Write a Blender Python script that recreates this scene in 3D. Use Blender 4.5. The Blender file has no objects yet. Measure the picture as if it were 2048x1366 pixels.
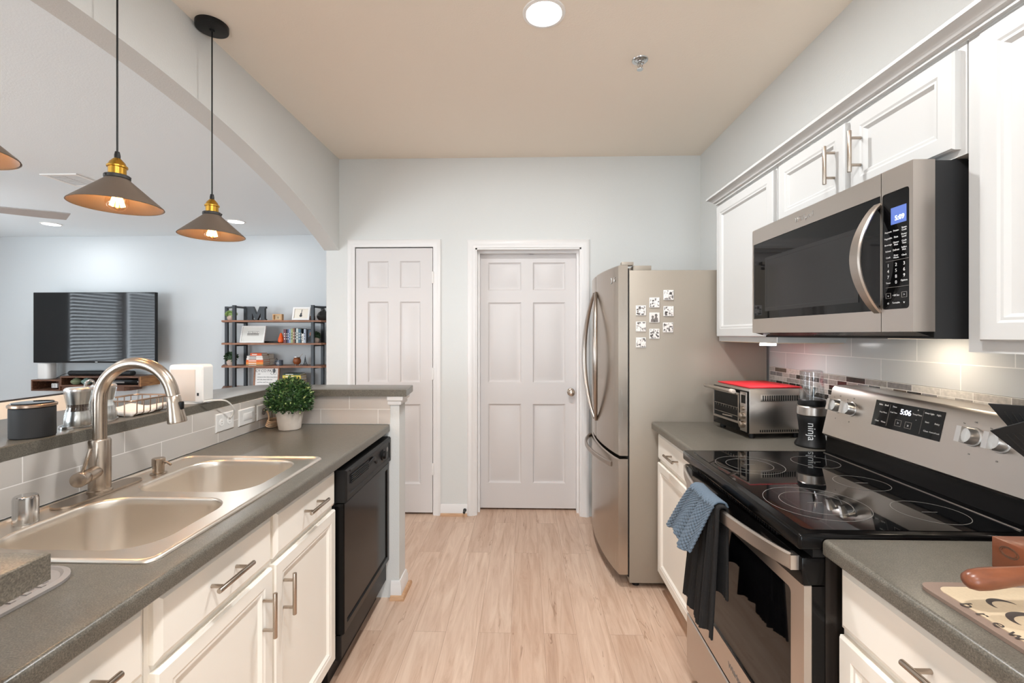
import bpy, bmesh, math, random
from mathutils import Vector, Matrix

random.seed(11)
SC = bpy.context.scene
COL = SC.collection
PI = math.pi


# ------------------------------------------------------------------ camera
cam_data = bpy.data.cameras.new('camera')
cam_data.sensor_width = 36.0
cam_data.lens = 900.0 / 2048.0 * 36.0
cam_data.shift_y = -14.0 / 2048.0
cam_data.clip_start = 0.02
cam = bpy.data.objects.new('camera', cam_data)
cam.location = (0.0, 0.0, 1.387)
cam.rotation_euler = (PI / 2, 0.0, math.atan(24.0 / 900.0))
COL.objects.link(cam)
SC.camera = cam

# ------------------------------------------------------------------ world, exposure
SC.view_settings.view_transform = 'Standard'
SC.view_settings.look = 'None'
SC.view_settings.gamma = 1.0
SC.view_settings.use_curve_mapping = False
SC.view_settings.exposure = 0.49
world = bpy.data.worlds.new('daylight')
SC.world = world
world.use_nodes = True
bg = world.node_tree.nodes['Background']
bg.inputs[0].default_value = (0.84, 0.92, 1.0, 1)
bg.inputs[1].default_value = 9.8
SC.cycles.use_denoising = True
SC.cycles.max_bounces = 10
SC.cycles.diffuse_bounces = 6
SC.cycles.glossy_bounces = 5
SC.cycles.transmission_bounces = 8
SC.cycles.transparent_max_bounces = 8
SC.cycles.sample_clamp_indirect = 6.0
SC.cycles.caustics_reflective = False
SC.cycles.caustics_refractive = False


def area_light(name, loc, rot, sx, sy, power, color, portal=False, shape='RECTANGLE'):
    d = bpy.data.lights.new(name, 'AREA')
    d.shape = shape
    d.size = sx
    d.size_y = sy
    d.energy = power
    d.color = color
    if portal:
        d.cycles.is_portal = True
    o = bpy.data.objects.new(name, d)
    o.location = loc
    o.rotation_euler = rot
    COL.objects.link(o)
    return o


LAMP_W = (0.95, 0.97, 0.98)
# daylight portals in the side windows and the added rear openings (patio door, living window)
area_light('portal_rear_kitchen', (0, -2.86, 1.05), (PI / 2, 0, 0), 0.9, 2.1, 1, (1, 1, 1), True)
area_light('portal_rear_living', (-5.2, -2.86, 1.35), (PI / 2, 0, 0), 3.6, 2.0, 1, (1, 1, 1), True)
area_light('portal_side', (-7.58, 3.08, 1.45), (0, -PI / 2, 0), 1.6, 2.6, 1, (1, 1, 1), True)

# ------------------------------------------------------------------ constants
CEIL = 2.743
XR = 1.335          # right wall
YB = 3.445          # back wall
XL = -1.43          # kitchen face of the arch wall
XL2 = -1.545        # living face of the arch wall
YF = 6.06           # far living wall
XW = -7.5           # living room side wall
YR = -2.8           # rear wall
CT = 0.914          # counter top height
BAR = 1.10          # bar ledge top height


# ------------------------------------------------------------------ materials
def lin(c):
    r = []
    for v in c[:3]:
        v = v / 255.0
        r.append(v / 12.92 if v <= 0.04045 else ((v + 0.055) / 1.055) ** 2.4)
    return (r[0], r[1], r[2], 1.0)


def new_mat(name):
    m = bpy.data.materials.new(name)
    m.use_nodes = True
    nt = m.node_tree
    return m, nt, nt.nodes['Principled BSDF']


def mat(name, rgb, rough=0.5, metal=0.0, spec=0.5, bump=0.0, bscale=200.0, vary=0.0, vscale=8.0,
        trans=0.0, ior=1.45, emit=None, estr=0.0, coat=0.0, aniso=0.0, sheen=0.0):
    m, nt, b = new_mat(name)
    b.inputs['Base Color'].default_value = lin(rgb)
    b.inputs['Roughness'].default_value = rough
    b.inputs['Metallic'].default_value = metal
    b.inputs['Specular IOR Level'].default_value = spec
    b.inputs['IOR'].default_value = ior
    b.inputs['Transmission Weight'].default_value = trans
    b.inputs['Coat Weight'].default_value = coat
    b.inputs['Anisotropic'].default_value = aniso
    b.inputs['Sheen Weight'].default_value = sheen
    if emit:
        b.inputs['Emission Color'].default_value = lin(emit)
        b.inputs['Emission Strength'].default_value = estr
    if bump or vary:
        tc = nt.nodes.new('ShaderNodeTexCoord')
    if bump:
        n = nt.nodes.new('ShaderNodeTexNoise')
        n.inputs['Scale'].default_value = bscale
        n.inputs['Detail'].default_value = 2
        nt.links.new(tc.outputs['Object'], n.inputs['Vector'])
        bp = nt.nodes.new('ShaderNodeBump')
        bp.inputs['Strength'].default_value = bump
        bp.inputs['Distance'].default_value = 0.003
        nt.links.new(n.outputs['Fac'], bp.inputs['Height'])
        nt.links.new(bp.outputs['Normal'], b.inputs['Normal'])
    if vary:
        n = nt.nodes.new('ShaderNodeTexNoise')
        n.inputs['Scale'].default_value = vscale
        n.inputs['Detail'].default_value = 4
        nt.links.new(tc.outputs['Object'], n.inputs['Vector'])
        r = nt.nodes.new('ShaderNodeValToRGB')
        c = lin(rgb)
        r.color_ramp.elements[0].position = 0.3
        r.color_ramp.elements[1].position = 0.7
        r.color_ramp.elements[0].color = tuple(v * (1 - vary) for v in c[:3]) + (1,)
        r.color_ramp.elements[1].color = tuple(min(1, v * (1 + vary)) for v in c[:3]) + (1,)
        nt.links.new(n.outputs['Fac'], r.inputs['Fac'])
        nt.links.new(r.outputs['Color'], b.inputs['Base Color'])
    return m


def ramp_node(nt, stops, interp='LINEAR'):
    r = nt.nodes.new('ShaderNodeValToRGB')
    cr = r.color_ramp
    cr.interpolation = interp
    while len(cr.elements) < len(stops):
        cr.elements.new(0.5)
    for e, (p, c) in zip(cr.elements, stops):
        e.position = p
        e.color = lin(c)
    return r


def brushed(name, rgb, rough, axis, strength=0.25, metal=1.0):
    """brushed metal: fine streaks running along one object axis"""
    m, nt, b = new_mat(name)
    tc = nt.nodes.new('ShaderNodeTexCoord')
    mp = nt.nodes.new('ShaderNodeMapping')
    s = [700, 700, 700]
    s[axis] = 6
    mp.inputs['Scale'].default_value = s
    n = nt.nodes.new('ShaderNodeTexNoise')
    n.inputs['Scale'].default_value = 1.0
    n.inputs['Detail'].default_value = 2
    nt.links.new(tc.outputs['Object'], mp.inputs['Vector'])
    nt.links.new(mp.outputs['Vector'], n.inputs['Vector'])
    mr = nt.nodes.new('ShaderNodeMapRange')
    mr.inputs['To Min'].default_value = rough * (1 - strength)
    mr.inputs['To Max'].default_value = rough * (1 + strength)
    nt.links.new(n.outputs['Fac'], mr.inputs['Value'])
    nt.links.new(mr.outputs['Result'], b.inputs['Roughness'])
    b.inputs['Base Color'].default_value = lin(rgb)
    b.inputs['Metallic'].default_value = metal
    return m


def thin_glass(name, tint=(1, 1, 1), gloss=0.08):
    """clear sheet: lets light straight through, mirrors more at grazing angles"""
    m = bpy.data.materials.new(name)
    m.use_nodes = True
    nt = m.node_tree
    nt.nodes.remove(nt.nodes['Principled BSDF'])
    out = nt.nodes['Material Output']
    tr = nt.nodes.new('ShaderNodeBsdfTransparent')
    tr.inputs[0].default_value = (*tint, 1)
    gl = nt.nodes.new('ShaderNodeBsdfGlossy')
    gl.inputs['Roughness'].default_value = 0.03
    lw = nt.nodes.new('ShaderNodeLayerWeight')
    lw.inputs[0].default_value = 0.35
    mr = nt.nodes.new('ShaderNodeMapRange')
    mr.inputs['To Min'].default_value = gloss * 0.5
    mr.inputs['To Max'].default_value = 0.30
    mx = nt.nodes.new('ShaderNodeMixShader')
    nt.links.new(lw.outputs['Facing'], mr.inputs['Value'])
    nt.links.new(mr.outputs['Result'], mx.inputs[0])
    nt.links.new(tr.outputs[0], mx.inputs[1])
    nt.links.new(gl.outputs[0], mx.inputs[2])
    nt.links.new(mx.outputs[0], out.inputs[0])
    return m


def laminate(name):
    m, nt, b = new_mat(name)
    tc = nt.nodes.new('ShaderNodeTexCoord')
    n = nt.nodes.new('ShaderNodeTexNoise')
    n.inputs['Scale'].default_value = 420
    n.inputs['Detail'].default_value = 3
    n2 = nt.nodes.new('ShaderNodeTexNoise')
    n2.inputs['Scale'].default_value = 60
    n2.inputs['Detail'].default_value = 4
    nt.links.new(tc.outputs['Object'], n.inputs['Vector'])
    nt.links.new(tc.outputs['Object'], n2.inputs['Vector'])
    r = ramp_node(nt, [(0.3, (78, 74, 67)), (0.5, (100, 95, 86)), (0.72, (124, 118, 107))])
    r2 = ramp_node(nt, [(0.3, (235, 235, 235)), (0.7, (255, 255, 255))])
    mx = nt.nodes.new('ShaderNodeMix')
    mx.data_type = 'RGBA'
    mx.blend_type = 'MULTIPLY'
    mx.inputs[0].default_value = 1.0
    nt.links.new(n.outputs['Fac'], r.inputs['Fac'])
    nt.links.new(n2.outputs['Fac'], r2.inputs['Fac'])
    nt.links.new(r.outputs['Color'], mx.inputs[6])
    nt.links.new(r2.outputs['Color'], mx.inputs[7])
    nt.links.new(mx.outputs[2], b.inputs['Base Color'])
    b.inputs['Roughness'].default_value = 0.30
    b.inputs['Specular IOR Level'].default_value = 0.5
    return m


def wood(name, stops, axis=0, scale=6.0, stretch=14.0, rough=0.5):
    m, nt, b = new_mat(name)
    tc = nt.nodes.new('ShaderNodeTexCoord')
    mp = nt.nodes.new('ShaderNodeMapping')
    s = [scale * stretch] * 3
    s[axis] = scale
    mp.inputs['Scale'].default_value = s
    n = nt.nodes.new('ShaderNodeTexNoise')
    n.inputs['Scale'].default_value = 1.0
    n.inputs['Detail'].default_value = 6
    n.inputs['Distortion'].default_value = 0.6
    r = ramp_node(nt, stops)
    nt.links.new(tc.outputs['Object'], mp.inputs['Vector'])
    nt.links.new(mp.outputs['Vector'], n.inputs['Vector'])
    nt.links.new(n.outputs['Fac'], r.inputs['Fac'])
    nt.links.new(r.outputs['Color'], b.inputs['Base Color'])
    b.inputs['Roughness'].default_value = rough
    return m


def brick_nodes(nt, ua, va, width, row, mortar, off=0.5, shift=(0, 0)):
    """brick texture laid on a plane: ua / va pick the object axes used as length / height"""
    tc = nt.nodes.new('ShaderNodeTexCoord')
    sp = nt.nodes.new('ShaderNodeSeparateXYZ')
    cb = nt.nodes.new('ShaderNodeCombineXYZ')
    nt.links.new(tc.outputs['Object'], sp.inputs[0])
    for k, (ax, sh) in enumerate(((ua, shift[0]), (va, shift[1]))):
        ad = nt.nodes.new('ShaderNodeMath')
        ad.operation = 'ADD'
        ad.inputs[1].default_value = sh
        nt.links.new(sp.outputs[ax], ad.inputs[0])
        nt.links.new(ad.outputs[0], cb.inputs[k])
    br = nt.nodes.new('ShaderNodeTexBrick')
    br.offset = off
    br.inputs['Scale'].default_value = 1.0
    br.inputs['Brick Width'].default_value = width
    br.inputs['Row Height'].default_value = row
    br.inputs['Mortar Size'].default_value = mortar
    br.inputs['Mortar Smooth'].default_value = 0.1
    nt.links.new(cb.outputs[0], br.inputs['Vector'])
    return tc, cb, br


def tile_mat(name, ua, va, width, row, rgb, grout, shift, rough=0.22, mortar=0.0016):
    m, nt, b = new_mat(name)
    tc, cb, br = brick_nodes(nt, ua, va, width, row, mortar, 0.5, shift)
    c = lin(rgb)
    br.inputs['Color1'].default_value = tuple(v * 0.97 for v in c[:3]) + (1,)
    br.inputs['Color2'].default_value = tuple(min(1, v * 1.03) for v in c[:3]) + (1,)
    br.inputs['Mortar'].default_value = lin(grout)
    nt.links.new(br.outputs['Color'], b.inputs['Base Color'])
    bp = nt.nodes.new('ShaderNodeBump')
    bp.invert = True
    bp.inputs['Strength'].default_value = 0.5
    bp.inputs['Distance'].default_value = 0.001
    nt.links.new(br.outputs['Fac'], bp.inputs['Height'])
    nt.links.new(bp.outputs['Normal'], b.inputs['Normal'])
    mr = nt.nodes.new('ShaderNodeMapRange')
    mr.inputs['To Min'].default_value = rough
    mr.inputs['To Max'].default_value = 0.8
    nt.links.new(br.outputs['Fac'], mr.inputs['Value'])
    nt.links.new(mr.outputs['Result'], b.inputs['Roughness'])
    return m


def mosaic_mat(name, ua, va, shift):
    m, nt, b = new_mat(name)
    tc, cb, br = brick_nodes(nt, ua, va, 0.105, 0.0225, 0.0012, 0.37, shift)
    br.squash = 0.55
    br.squash_frequency = 2
    br.inputs['Color1'].default_value = (0, 0, 0, 1)
    br.inputs['Color2'].default_value = (1, 1, 1, 1)
    br.inputs['Mortar'].default_value = (0.5, 0.5, 0.5, 1)
    r = ramp_node(nt, [(0.0, (58, 52, 48)), (0.14, (168, 160, 152)), (0.32, (216, 208, 198)), (0.50, (142, 136, 134)),
                       (0.66, (200, 190, 180)), (0.86, (112, 96, 82))], 'CONSTANT')
    nt.links.new(br.outputs['Color'], r.inputs['Fac'])
    n = nt.nodes.new('ShaderNodeTexNoise')
    n.inputs['Scale'].default_value = 90
    nt.links.new(tc.outputs['Object'], n.inputs['Vector'])
    r2 = ramp_node(nt, [(0.3, (225, 225, 225)), (0.7, (255, 255, 255))])
    nt.links.new(n.outputs['Fac'], r2.inputs['Fac'])
    mu = nt.nodes.new('ShaderNodeMix')
    mu.data_type = 'RGBA'
    mu.blend_type = 'MULTIPLY'
    mu.inputs[0].default_value = 1
    nt.links.new(r.outputs['Color'], mu.inputs[6])
    nt.links.new(r2.outputs['Color'], mu.inputs[7])
    mx = nt.nodes.new('ShaderNodeMix')
    mx.data_type = 'RGBA'
    nt.links.new(br.outputs['Fac'], mx.inputs[0])
    nt.links.new(mu.outputs[2], mx.inputs[6])
    mx.inputs[7].default_value = lin((232, 226, 218))
    nt.links.new(mx.outputs[2], b.inputs['Base Color'])
    b.inputs['Roughness'].default_value = 0.2
    return m


def floor_mat(name):
    m, nt, b = new_mat(name)
    tc, cb, br = brick_nodes(nt, 1, 0, 1.22, 0.152, 0.0006, 0.37, (0.35, 0.06))
    br.inputs['Color1'].default_value = (0, 0, 0, 1)
    br.inputs['Color2'].default_value = (1, 1, 1, 1)
    br.inputs['Mortar'].default_value = (0.5, 0.5, 0.5, 1)
    # per-plank shift of the grain
    sc = nt.nodes.new('ShaderNodeVectorMath')
    sc.operation = 'SCALE'
    sc.inputs['Scale'].default_value = 7.0
    nt.links.new(br.outputs['Color'], sc.inputs[0])
    ad = nt.nodes.new('ShaderNodeVectorMath')
    ad.operation = 'ADD'
    nt.links.new(cb.outputs[0], ad.inputs[0])
    nt.links.new(sc.outputs[0], ad.inputs[1])
    mp = nt.nodes.new('ShaderNodeMapping')
    mp.inputs['Scale'].default_value = (1.6, 17.0, 1.0)
    nt.links.new(ad.outputs[0], mp.inputs['Vector'])
    n = nt.nodes.new('ShaderNodeTexNoise')
    n.inputs['Scale'].default_value = 1.6
    n.inputs['Detail'].default_value = 8
    n.inputs['Roughness'].default_value = 0.62
    n.inputs['Distortion'].default_value = 0.9
    nt.links.new(mp.outputs['Vector'], n.inputs['Vector'])
    r = ramp_node(nt, [(0.22, (176, 144, 120)), (0.42, (204, 174, 152)), (0.58, (217, 190, 169)), (0.8, (227, 204, 184))])
    nt.links.new(n.outputs['Fac'], r.inputs['Fac'])
    # thin dark cracks and knots
    mp2 = nt.nodes.new('ShaderNodeMapping')
    mp2.inputs['Scale'].default_value = (1.1, 12.0, 1.0)
    nt.links.new(ad.outputs[0], mp2.inputs['Vector'])
    n2 = nt.nodes.new('ShaderNodeTexNoise')
    n2.inputs['Scale'].default_value = 1.5
    n2.inputs['Detail'].default_value = 3
    n2.inputs['Distortion'].default_value = 1.6
    nt.links.new(mp2.outputs['Vector'], n2.inputs['Vector'])
    r2 = ramp_node(nt, [(0.0, (255, 255, 255)), (0.655, (255, 255, 255)), (0.67, (206, 196, 186)), (0.685, (255, 255, 255))])
    nt.links.new(n2.outputs['Fac'], r2.inputs['Fac'])
    m1 = nt.nodes.new('ShaderNodeMix')
    m1.data_type = 'RGBA'
    m1.blend_type = 'MULTIPLY'
    m1.inputs[0].default_value = 1
    nt.links.new(r.outputs['Color'], m1.inputs[6])
    nt.links.new(r2.outputs['Color'], m1.inputs[7])
    # plank tone
    r3 = ramp_node(nt, [(0.0, (238, 233, 230)), (1.0, (255, 255, 255))])
    nt.links.new(br.outputs['Color'], r3.inputs['Fac'])
    m2 = nt.nodes.new('ShaderNodeMix')
    m2.data_type = 'RGBA'
    m2.blend_type = 'MULTIPLY'
    m2.inputs[0].default_value = 1
    nt.links.new(m1.outputs[2], m2.inputs[6])
    nt.links.new(r3.outputs['Color'], m2.inputs[7])
    m3 = nt.nodes.new('ShaderNodeMix')
    m3.data_type = 'RGBA'
    nt.links.new(br.outputs['Fac'], m3.inputs[0])
    nt.links.new(m2.outputs[2], m3.inputs[6])
    m3.inputs[7].default_value = lin((150, 122, 102))
    nt.links.new(m3.outputs[2], b.inputs['Base Color'])
    b.inputs['Roughness'].default_value = 0.42
    return m


M = {}
M['wall'] = mat('wall_paint', (211, 212, 210), 0.75, bump=0.22, bscale=160)
M['wall_living'] = mat('living_wall_paint', (207, 211, 213), 0.8, bump=0.15, bscale=160)
M['ceiling'] = mat('ceiling_paint', (240, 229, 215), 0.85, bump=0.2, bscale=130)
M['ceiling_living'] = mat('living_ceiling_paint', (232, 238, 241), 0.85, bump=0.25, bscale=130)
M['floor'] = floor_mat('vinyl_planks')
M['trim'] = mat('trim_paint', (224, 221, 219), 0.35)
M['door'] = mat('door_paint', (209, 204, 202), 0.4)
M['shoe'] = wood('oak_shoe_moulding', [(0.3, (176, 134, 98)), (0.7, (200, 160, 124))], 0, 10, 6)
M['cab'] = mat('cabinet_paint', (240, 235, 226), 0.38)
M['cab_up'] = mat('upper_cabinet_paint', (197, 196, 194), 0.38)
M['lam'] = laminate('speckled_laminate')
M['tileL'] = tile_mat('subway_tile_left', 1, 2, 0.305, 0.0775, (196, 189, 182), (232, 226, 220), (0.063, 1.55 - 0.916), 0.2)
M['tileRet'] = tile_mat('subway_tile_return', 0, 2, 0.305, 0.0775, (196, 186, 178), (232, 226, 220), (3.36, 1.55 - 0.916), 0.2)
M['tileR'] = tile_mat('subway_tile_right', 1, 2, 0.305, 0.106, (198, 198, 196), (226, 224, 220), (0.12, 2.12 - 1.084), 0.16)
M['mosaic'] = mosaic_mat('mosaic_strip', 1, 2, (0.0, 0.0))
M['steel'] = brushed('brushed_steel', (194, 186, 179), 0.30, 1, 0.07)
M['steel_v'] = brushed('brushed_steel_upright', (176, 167, 159), 0.30, 2, 0.10)
M['fridge_door'] = brushed('fridge_door_steel', (182, 172, 161), 0.26, 2, 0.12)
M['fridge_side'] = mat('fridge_side_paint', (150, 141, 129), 0.42, 0.25)
M['sink'] = brushed('sink_steel', (226, 218, 208), 0.30, 1, 0.02)
M['nickel'] = mat('brushed_nickel', (178, 165, 152), 0.26, 1.0)
M['chrome'] = mat('chrome', (205, 205, 205), 0.14, 1.0)
M['knob'] = mat('satin_knob_metal', (216, 214, 212), 0.30, 1.0)
M['hinge'] = mat('painted_hinge', (226, 222, 218), 0.35)
M['black_gloss'] = mat('black_enamel', (11, 10, 10), 0.16, spec=0.2)
M['black_glass'] = mat('black_glass', (9, 9, 10), 0.04, spec=0.28)
M['cooktop'] = mat('ceramic_glass', (10, 10, 11), 0.03, spec=0.5)
M['black'] = mat('black_plastic', (17, 16, 16), 0.42, spec=0.35)
M['black_matte'] = mat('matt_black', (36, 36, 37), 0.6)
M['black_soft'] = mat('dark_metal', (52, 50, 48), 0.45, 0.3)
M['range_side'] = mat('range_side_enamel', (34, 29, 26), 0.22)
M['shade'] = mat('bronze_shade', (112, 99, 88), 0.45, 0.5)
M['brass'] = mat('brass', (196, 150, 62), 0.26, 1.0)
M['bulb_glass'] = thin_glass('bulb_glass', (1.0, 0.93, 0.82))
M['filament'] = mat('glowing_filament', (255, 190, 110), 0.5, emit=(255, 176, 92), estr=45.0)
M['lamp_disc'] = mat('lamp_diffuser', (255, 255, 255), 0.5, emit=(255, 250, 244), estr=14.0)
M['lamp_disc_small'] = mat('living_lamp_diffuser', (255, 255, 255), 0.5, emit=(250, 252, 255), estr=7.0)
M['lens_dim'] = mat('cooktop_lamp_lens', (240, 230, 215), 0.5, emit=(255, 232, 200), estr=1.2)
M['white_plastic'] = mat('white_plastic', (224, 222, 219), 0.35)
M['beige_plastic'] = mat('cream_face', (206, 192, 180), 0.5)
M['white_matte'] = mat('white_matt', (240, 238, 235), 0.7)
M['foliage'] = mat('leaf_green', (58, 96, 44), 0.5, vary=0.45, vscale=28)
M['foliage_pale'] = mat('leaf_pale_green', (152, 178, 110), 0.5, vary=0.2, vscale=40)
M['foliage_dark'] = mat('leaf_dark_green', (58, 84, 56), 0.6, vary=0.3, vscale=40)
M['pot'] = mat('pale_stone_pot', (218, 208, 198), 0.75, vary=0.07, vscale=22)
M['clay'] = mat('pale_clay', (206, 186, 172), 0.8)
M['soil'] = mat('soil', (60, 48, 38), 0.9)
M['screen'] = mat('tv_screen', (12, 13, 15), 0.06, spec=0.6)
M['dark_wood'] = wood('dark_rustic_wood', [(0.25, (58, 36, 26)), (0.5, (98, 64, 46)), (0.75, (132, 92, 68))], 0, 5, 9)
M['rustic_end'] = wood('honey_rustic_wood', [(0.25, (96, 62, 34)), (0.5, (150, 102, 56)), (0.75, (176, 126, 72))], 1, 7, 4)
M['shelf_wood'] = wood('walnut_board', [(0.25, (112, 72, 50)), (0.5, (146, 98, 70)), (0.75, (172, 122, 90))], 0, 5, 9)
M['gun'] = mat('gunmetal_frame', (62, 65, 68), 0.45, 0.4)
M['towel_blue'] = mat('blue_knit', (94, 108, 122), 0.95, bump=0.5, bscale=320)
M['towel_black'] = mat('black_knit', (23, 22, 22), 0.95, bump=0.5, bscale=320)
M['red'] = mat('red_silicone', (214, 44, 52), 0.5)
M['clear'] = thin_glass('clear_plastic', (0.96, 0.97, 0.98))
M['acrylic'] = thin_glass('clear_acrylic', (0.97, 0.98, 0.98))
M['copper'] = mat('copper_wood', (120, 67, 42), 0.32, coat=0.3, vary=0.1, vscale=20)
M['handle_wood'] = wood('cherry_handle', [(0.3, (98, 54, 36)), (0.55, (124, 72, 48)), (0.8, (142, 86, 60))], 0, 10, 6, 0.32)
M['board'] = mat('cream_mat_print', (203, 183, 154), 0.55, vary=0.04, vscale=200)
M['board_edge'] = mat('taupe_mat_border', (134, 114, 102), 0.6)
M['ink'] = mat('dark_print', (70, 62, 58), 0.6)
M['white_ink'] = mat('white_print', (215, 215, 215), 0.5)
M['grey_ink'] = mat('grey_print', (128, 124, 120), 0.5)
M['digit'] = mat('lit_digits', (235, 240, 255), 0.5, emit=(225, 232, 255), estr=3.0)
M['lcd'] = mat('lit_blue_display', (70, 90, 150), 0.3, emit=(92, 116, 186), estr=0.42)
M['mesh_dark'] = mat('oven_window_mesh', (24, 24, 25), 0.18)
M['rubber'] = mat('grey_rubber', (140, 134, 130), 0.8)
M['cream_fabric'] = mat('cream_upholstery', (236, 220, 202), 0.9, bump=0.2, bscale=300)
M['dark_piping'] = mat('dark_piping', (50, 44, 42), 0.7)
M['napkin'] = mat('white_napkin', (242, 232, 222), 0.85)
M['wire'] = mat('copper_wire', (168, 144, 126), 0.3, 1.0)
M['pepper'] = mat('peppercorns', (74, 58, 48), 0.8, bump=1.0, bscale=420, vary=0.5, vscale=400)
M['cord_white'] = mat('white_cord', (232, 228, 222), 0.5)
M['cord_tan'] = mat('tan_cord', (206, 176, 146), 0.5)
M['grille'] = mat('vent_paint', (222, 222, 221), 0.5)
M['grille_dark'] = mat('vent_shadow_gap', (120, 120, 120), 0.8)
M['fan'] = mat('fan_blade_grey', (176, 172, 170), 0.5)
M['glass'] = thin_glass('window_glass', (0.98, 0.99, 0.99))
M['blind'] = mat('blind_slat', (196, 198, 200), 0.6)
M['sage'] = mat('sage_ceramic', (136, 146, 116), 0.3)
M['seafoam'] = mat('seafoam_ceramic', (140, 166, 156), 0.3)
M['paper'] = mat('paper', (236, 228, 214), 0.8)
M['under_wood'] = wood('raw_birch_underside', [(0.3, (214, 186, 146)), (0.7, (230, 206, 170))], 1, 8, 6)

_col = {}


def colour(rgb, rough=0.6):
    k = (tuple(rgb), rough)
    if k not in _col:
        _col[k] = mat('cover_%d' % len(_col), rgb, rough)
    return _col[k]


# ------------------------------------------------------------------ mesh helpers
def frame_yz(x, sgn):
    """u -> Y, v -> Z, w -> outward along sgn*X"""
    return lambda u, v, w: (x + sgn * w, u, v)


def frame_xz(y, sgn):
    return lambda u, v, w: (u, y + sgn * w, v)


class B:
    def __init__(self):
        self.bm = bmesh.new()

    def box(self, x0, x1, y0, y1, z0, z1, bev=0.0, seg=2):
        if x0 > x1: x0, x1 = x1, x0
        if y0 > y1: y0, y1 = y1, y0
        if z0 > z1: z0, z1 = z1, z0
        g = bmesh.ops.create_cube(self.bm, size=1.0)
        vs = g['verts']
        for v in vs:
            v.co = ((x0 + x1) / 2 + v.co.x * (x1 - x0), (y0 + y1) / 2 + v.co.y * (y1 - y0), (z0 + z1) / 2 + v.co.z * (z1 - z0))
        if bev > 0:
            es = list({e for v in vs for e in v.link_edges})
            bmesh.ops.bevel(self.bm, geom=es, offset=bev, segments=seg, affect='EDGES', profile=0.5)
        return self

    def ring(self, pts):
        return [self.bm.verts.new(p) for p in pts]

    def bridge(self, a, b, closed=True):
        n = len(a)
        for i in range(n if closed else n - 1):
            j = (i + 1) % n
            try:
                self.bm.faces.new((a[i], a[j], b[j], b[i]))
            except ValueError:
                pass

    def cap(self, r):
        try:
            self.bm.faces.new(r)
        except ValueError:
            pass

    def loft(self, rings, cap0=True, cap1=True):
        rs = [self.ring(r) for r in rings]
        for a, b in zip(rs, rs[1:]):
            self.bridge(a, b)
        if cap0: self.cap(rs[0][::-1])
        if cap1: self.cap(rs[-1])
        return self

    def lathe(self, prof, c=(0, 0, 0), axis=(0, 0, 1), seg=32, caps=True, sx=1.0, sy=1.0):
        """prof: list of (radius, height along axis)"""
        q = Vector((0, 0, 1)).rotation_difference(Vector(axis).normalized())
        c = Vector(c)
        rings = []
        for r, h in prof:
            r = max(r, 1e-5)
            rings.append([c + q @ Vector((r * sx * math.cos(2 * PI * k / seg), r * sy * math.sin(2 * PI * k / seg), h)) for k in range(seg)])
        return self.loft(rings, caps, caps)

    def cyl(self, p0, p1, r0, r1=None, seg=24, bev=0.0):
        p0, p1 = Vector(p0), Vector(p1)
        d = p1 - p0
        L = d.length
        r1 = r0 if r1 is None else r1
        if bev:
            pr = [(r0 - bev, 0), (r0 - bev * .3, bev * .3), (r0, bev), (r1, L - bev), (r1 - bev * .3, L - bev * .3), (r1 - bev, L)]
        else:
            pr = [(r0, 0), (r1, L)]
        return self.lathe(pr, p0, d, seg)

    def tube(self, pts, r, seg=12, caps=True):
        pts = [Vector(p) for p in pts]
        n = len(pts)
        rr = r if isinstance(r, (list, tuple)) else [r] * n
        rings = []
        up = None
        for i, p in enumerate(pts):
            t = (pts[min(i + 1, n - 1)] - pts[max(i - 1, 0)]).normalized()
            if up is None:
                up = Vector((0, 0, 1)) if abs(t.z) < 0.9 else Vector((1, 0, 0))
            s = t.cross(up)
            if s.length < 1e-6:
                s = t.cross(Vector((0, 1, 0)))
            s.normalize()
            up = s.cross(t).normalized()
            rings.append([p + rr[i] * (math.cos(2 * PI * k / seg) * s + math.sin(2 * PI * k / seg) * up) for k in range(seg)])
        return self.loft(rings, caps, caps)

    def sweep(self, pts, w, t, side):
        """flat band of width w and thickness t along pts; side = width direction"""
        pts = [Vector(p) for p in pts]
        n = len(pts)
        side = Vector(side).normalized()
        rings = []
        for i, p in enumerate(pts):
            d = (pts[min(i + 1, n - 1)] - pts[max(i - 1, 0)]).normalized()
            nn = d.cross(side).normalized()
            ww = w[i] if isinstance(w, (list, tuple)) else w
            c = t * 0.35
            q = []
            for a, b in ((-ww / 2 + c, -t / 2), (ww / 2 - c, -t / 2), (ww / 2, -t / 2 + c), (ww / 2, t / 2 - c),
                         (ww / 2 - c, t / 2), (-ww / 2 + c, t / 2), (-ww / 2, t / 2 - c), (-ww / 2, -t / 2 + c)):
                q.append(p + side * a + nn * b)
            rings.append(q)
        return self.loft(rings)

    def prism(self, poly, f, w0, w1):
        """polygon in (u,v) extruded from w0 to w1 through frame f"""
        a = self.ring([f(u, v, w0) for u, v in poly])
        b = self.ring([f(u, v, w1) for u, v in poly])
        self.bridge(a, b)
        self.cap(a[::-1])
        self.cap(b)
        return self

    def plate_holes(self, outer, holes, z0, z1, f=None):
        """flat plate with holes, between z0 and z1"""
        f = f or (lambda u, v, w: (u, v, w))
        loops = [outer] + holes
        for z in (z1, z0):
            es = []
            for lp in loops:
                vs = [self.bm.verts.new(f(p[0], p[1], z)) for p in lp]
                for i in range(len(vs)):
                    es.append(self.bm.edges.new((vs[i], vs[(i + 1) % len(vs)])))
            bmesh.ops.triangle_fill(self.bm, use_beauty=True, use_dissolve=False, edges=es)
        for lp in loops:
            a = self.ring([f(p[0], p[1], z0) for p in lp])
            b = self.ring([f(p[0], p[1], z1) for p in lp])
            self.bridge(a, b)
        bmesh.ops.remove_doubles(self.bm, verts=self.bm.verts[:], dist=1e-5)
        return self

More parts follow.
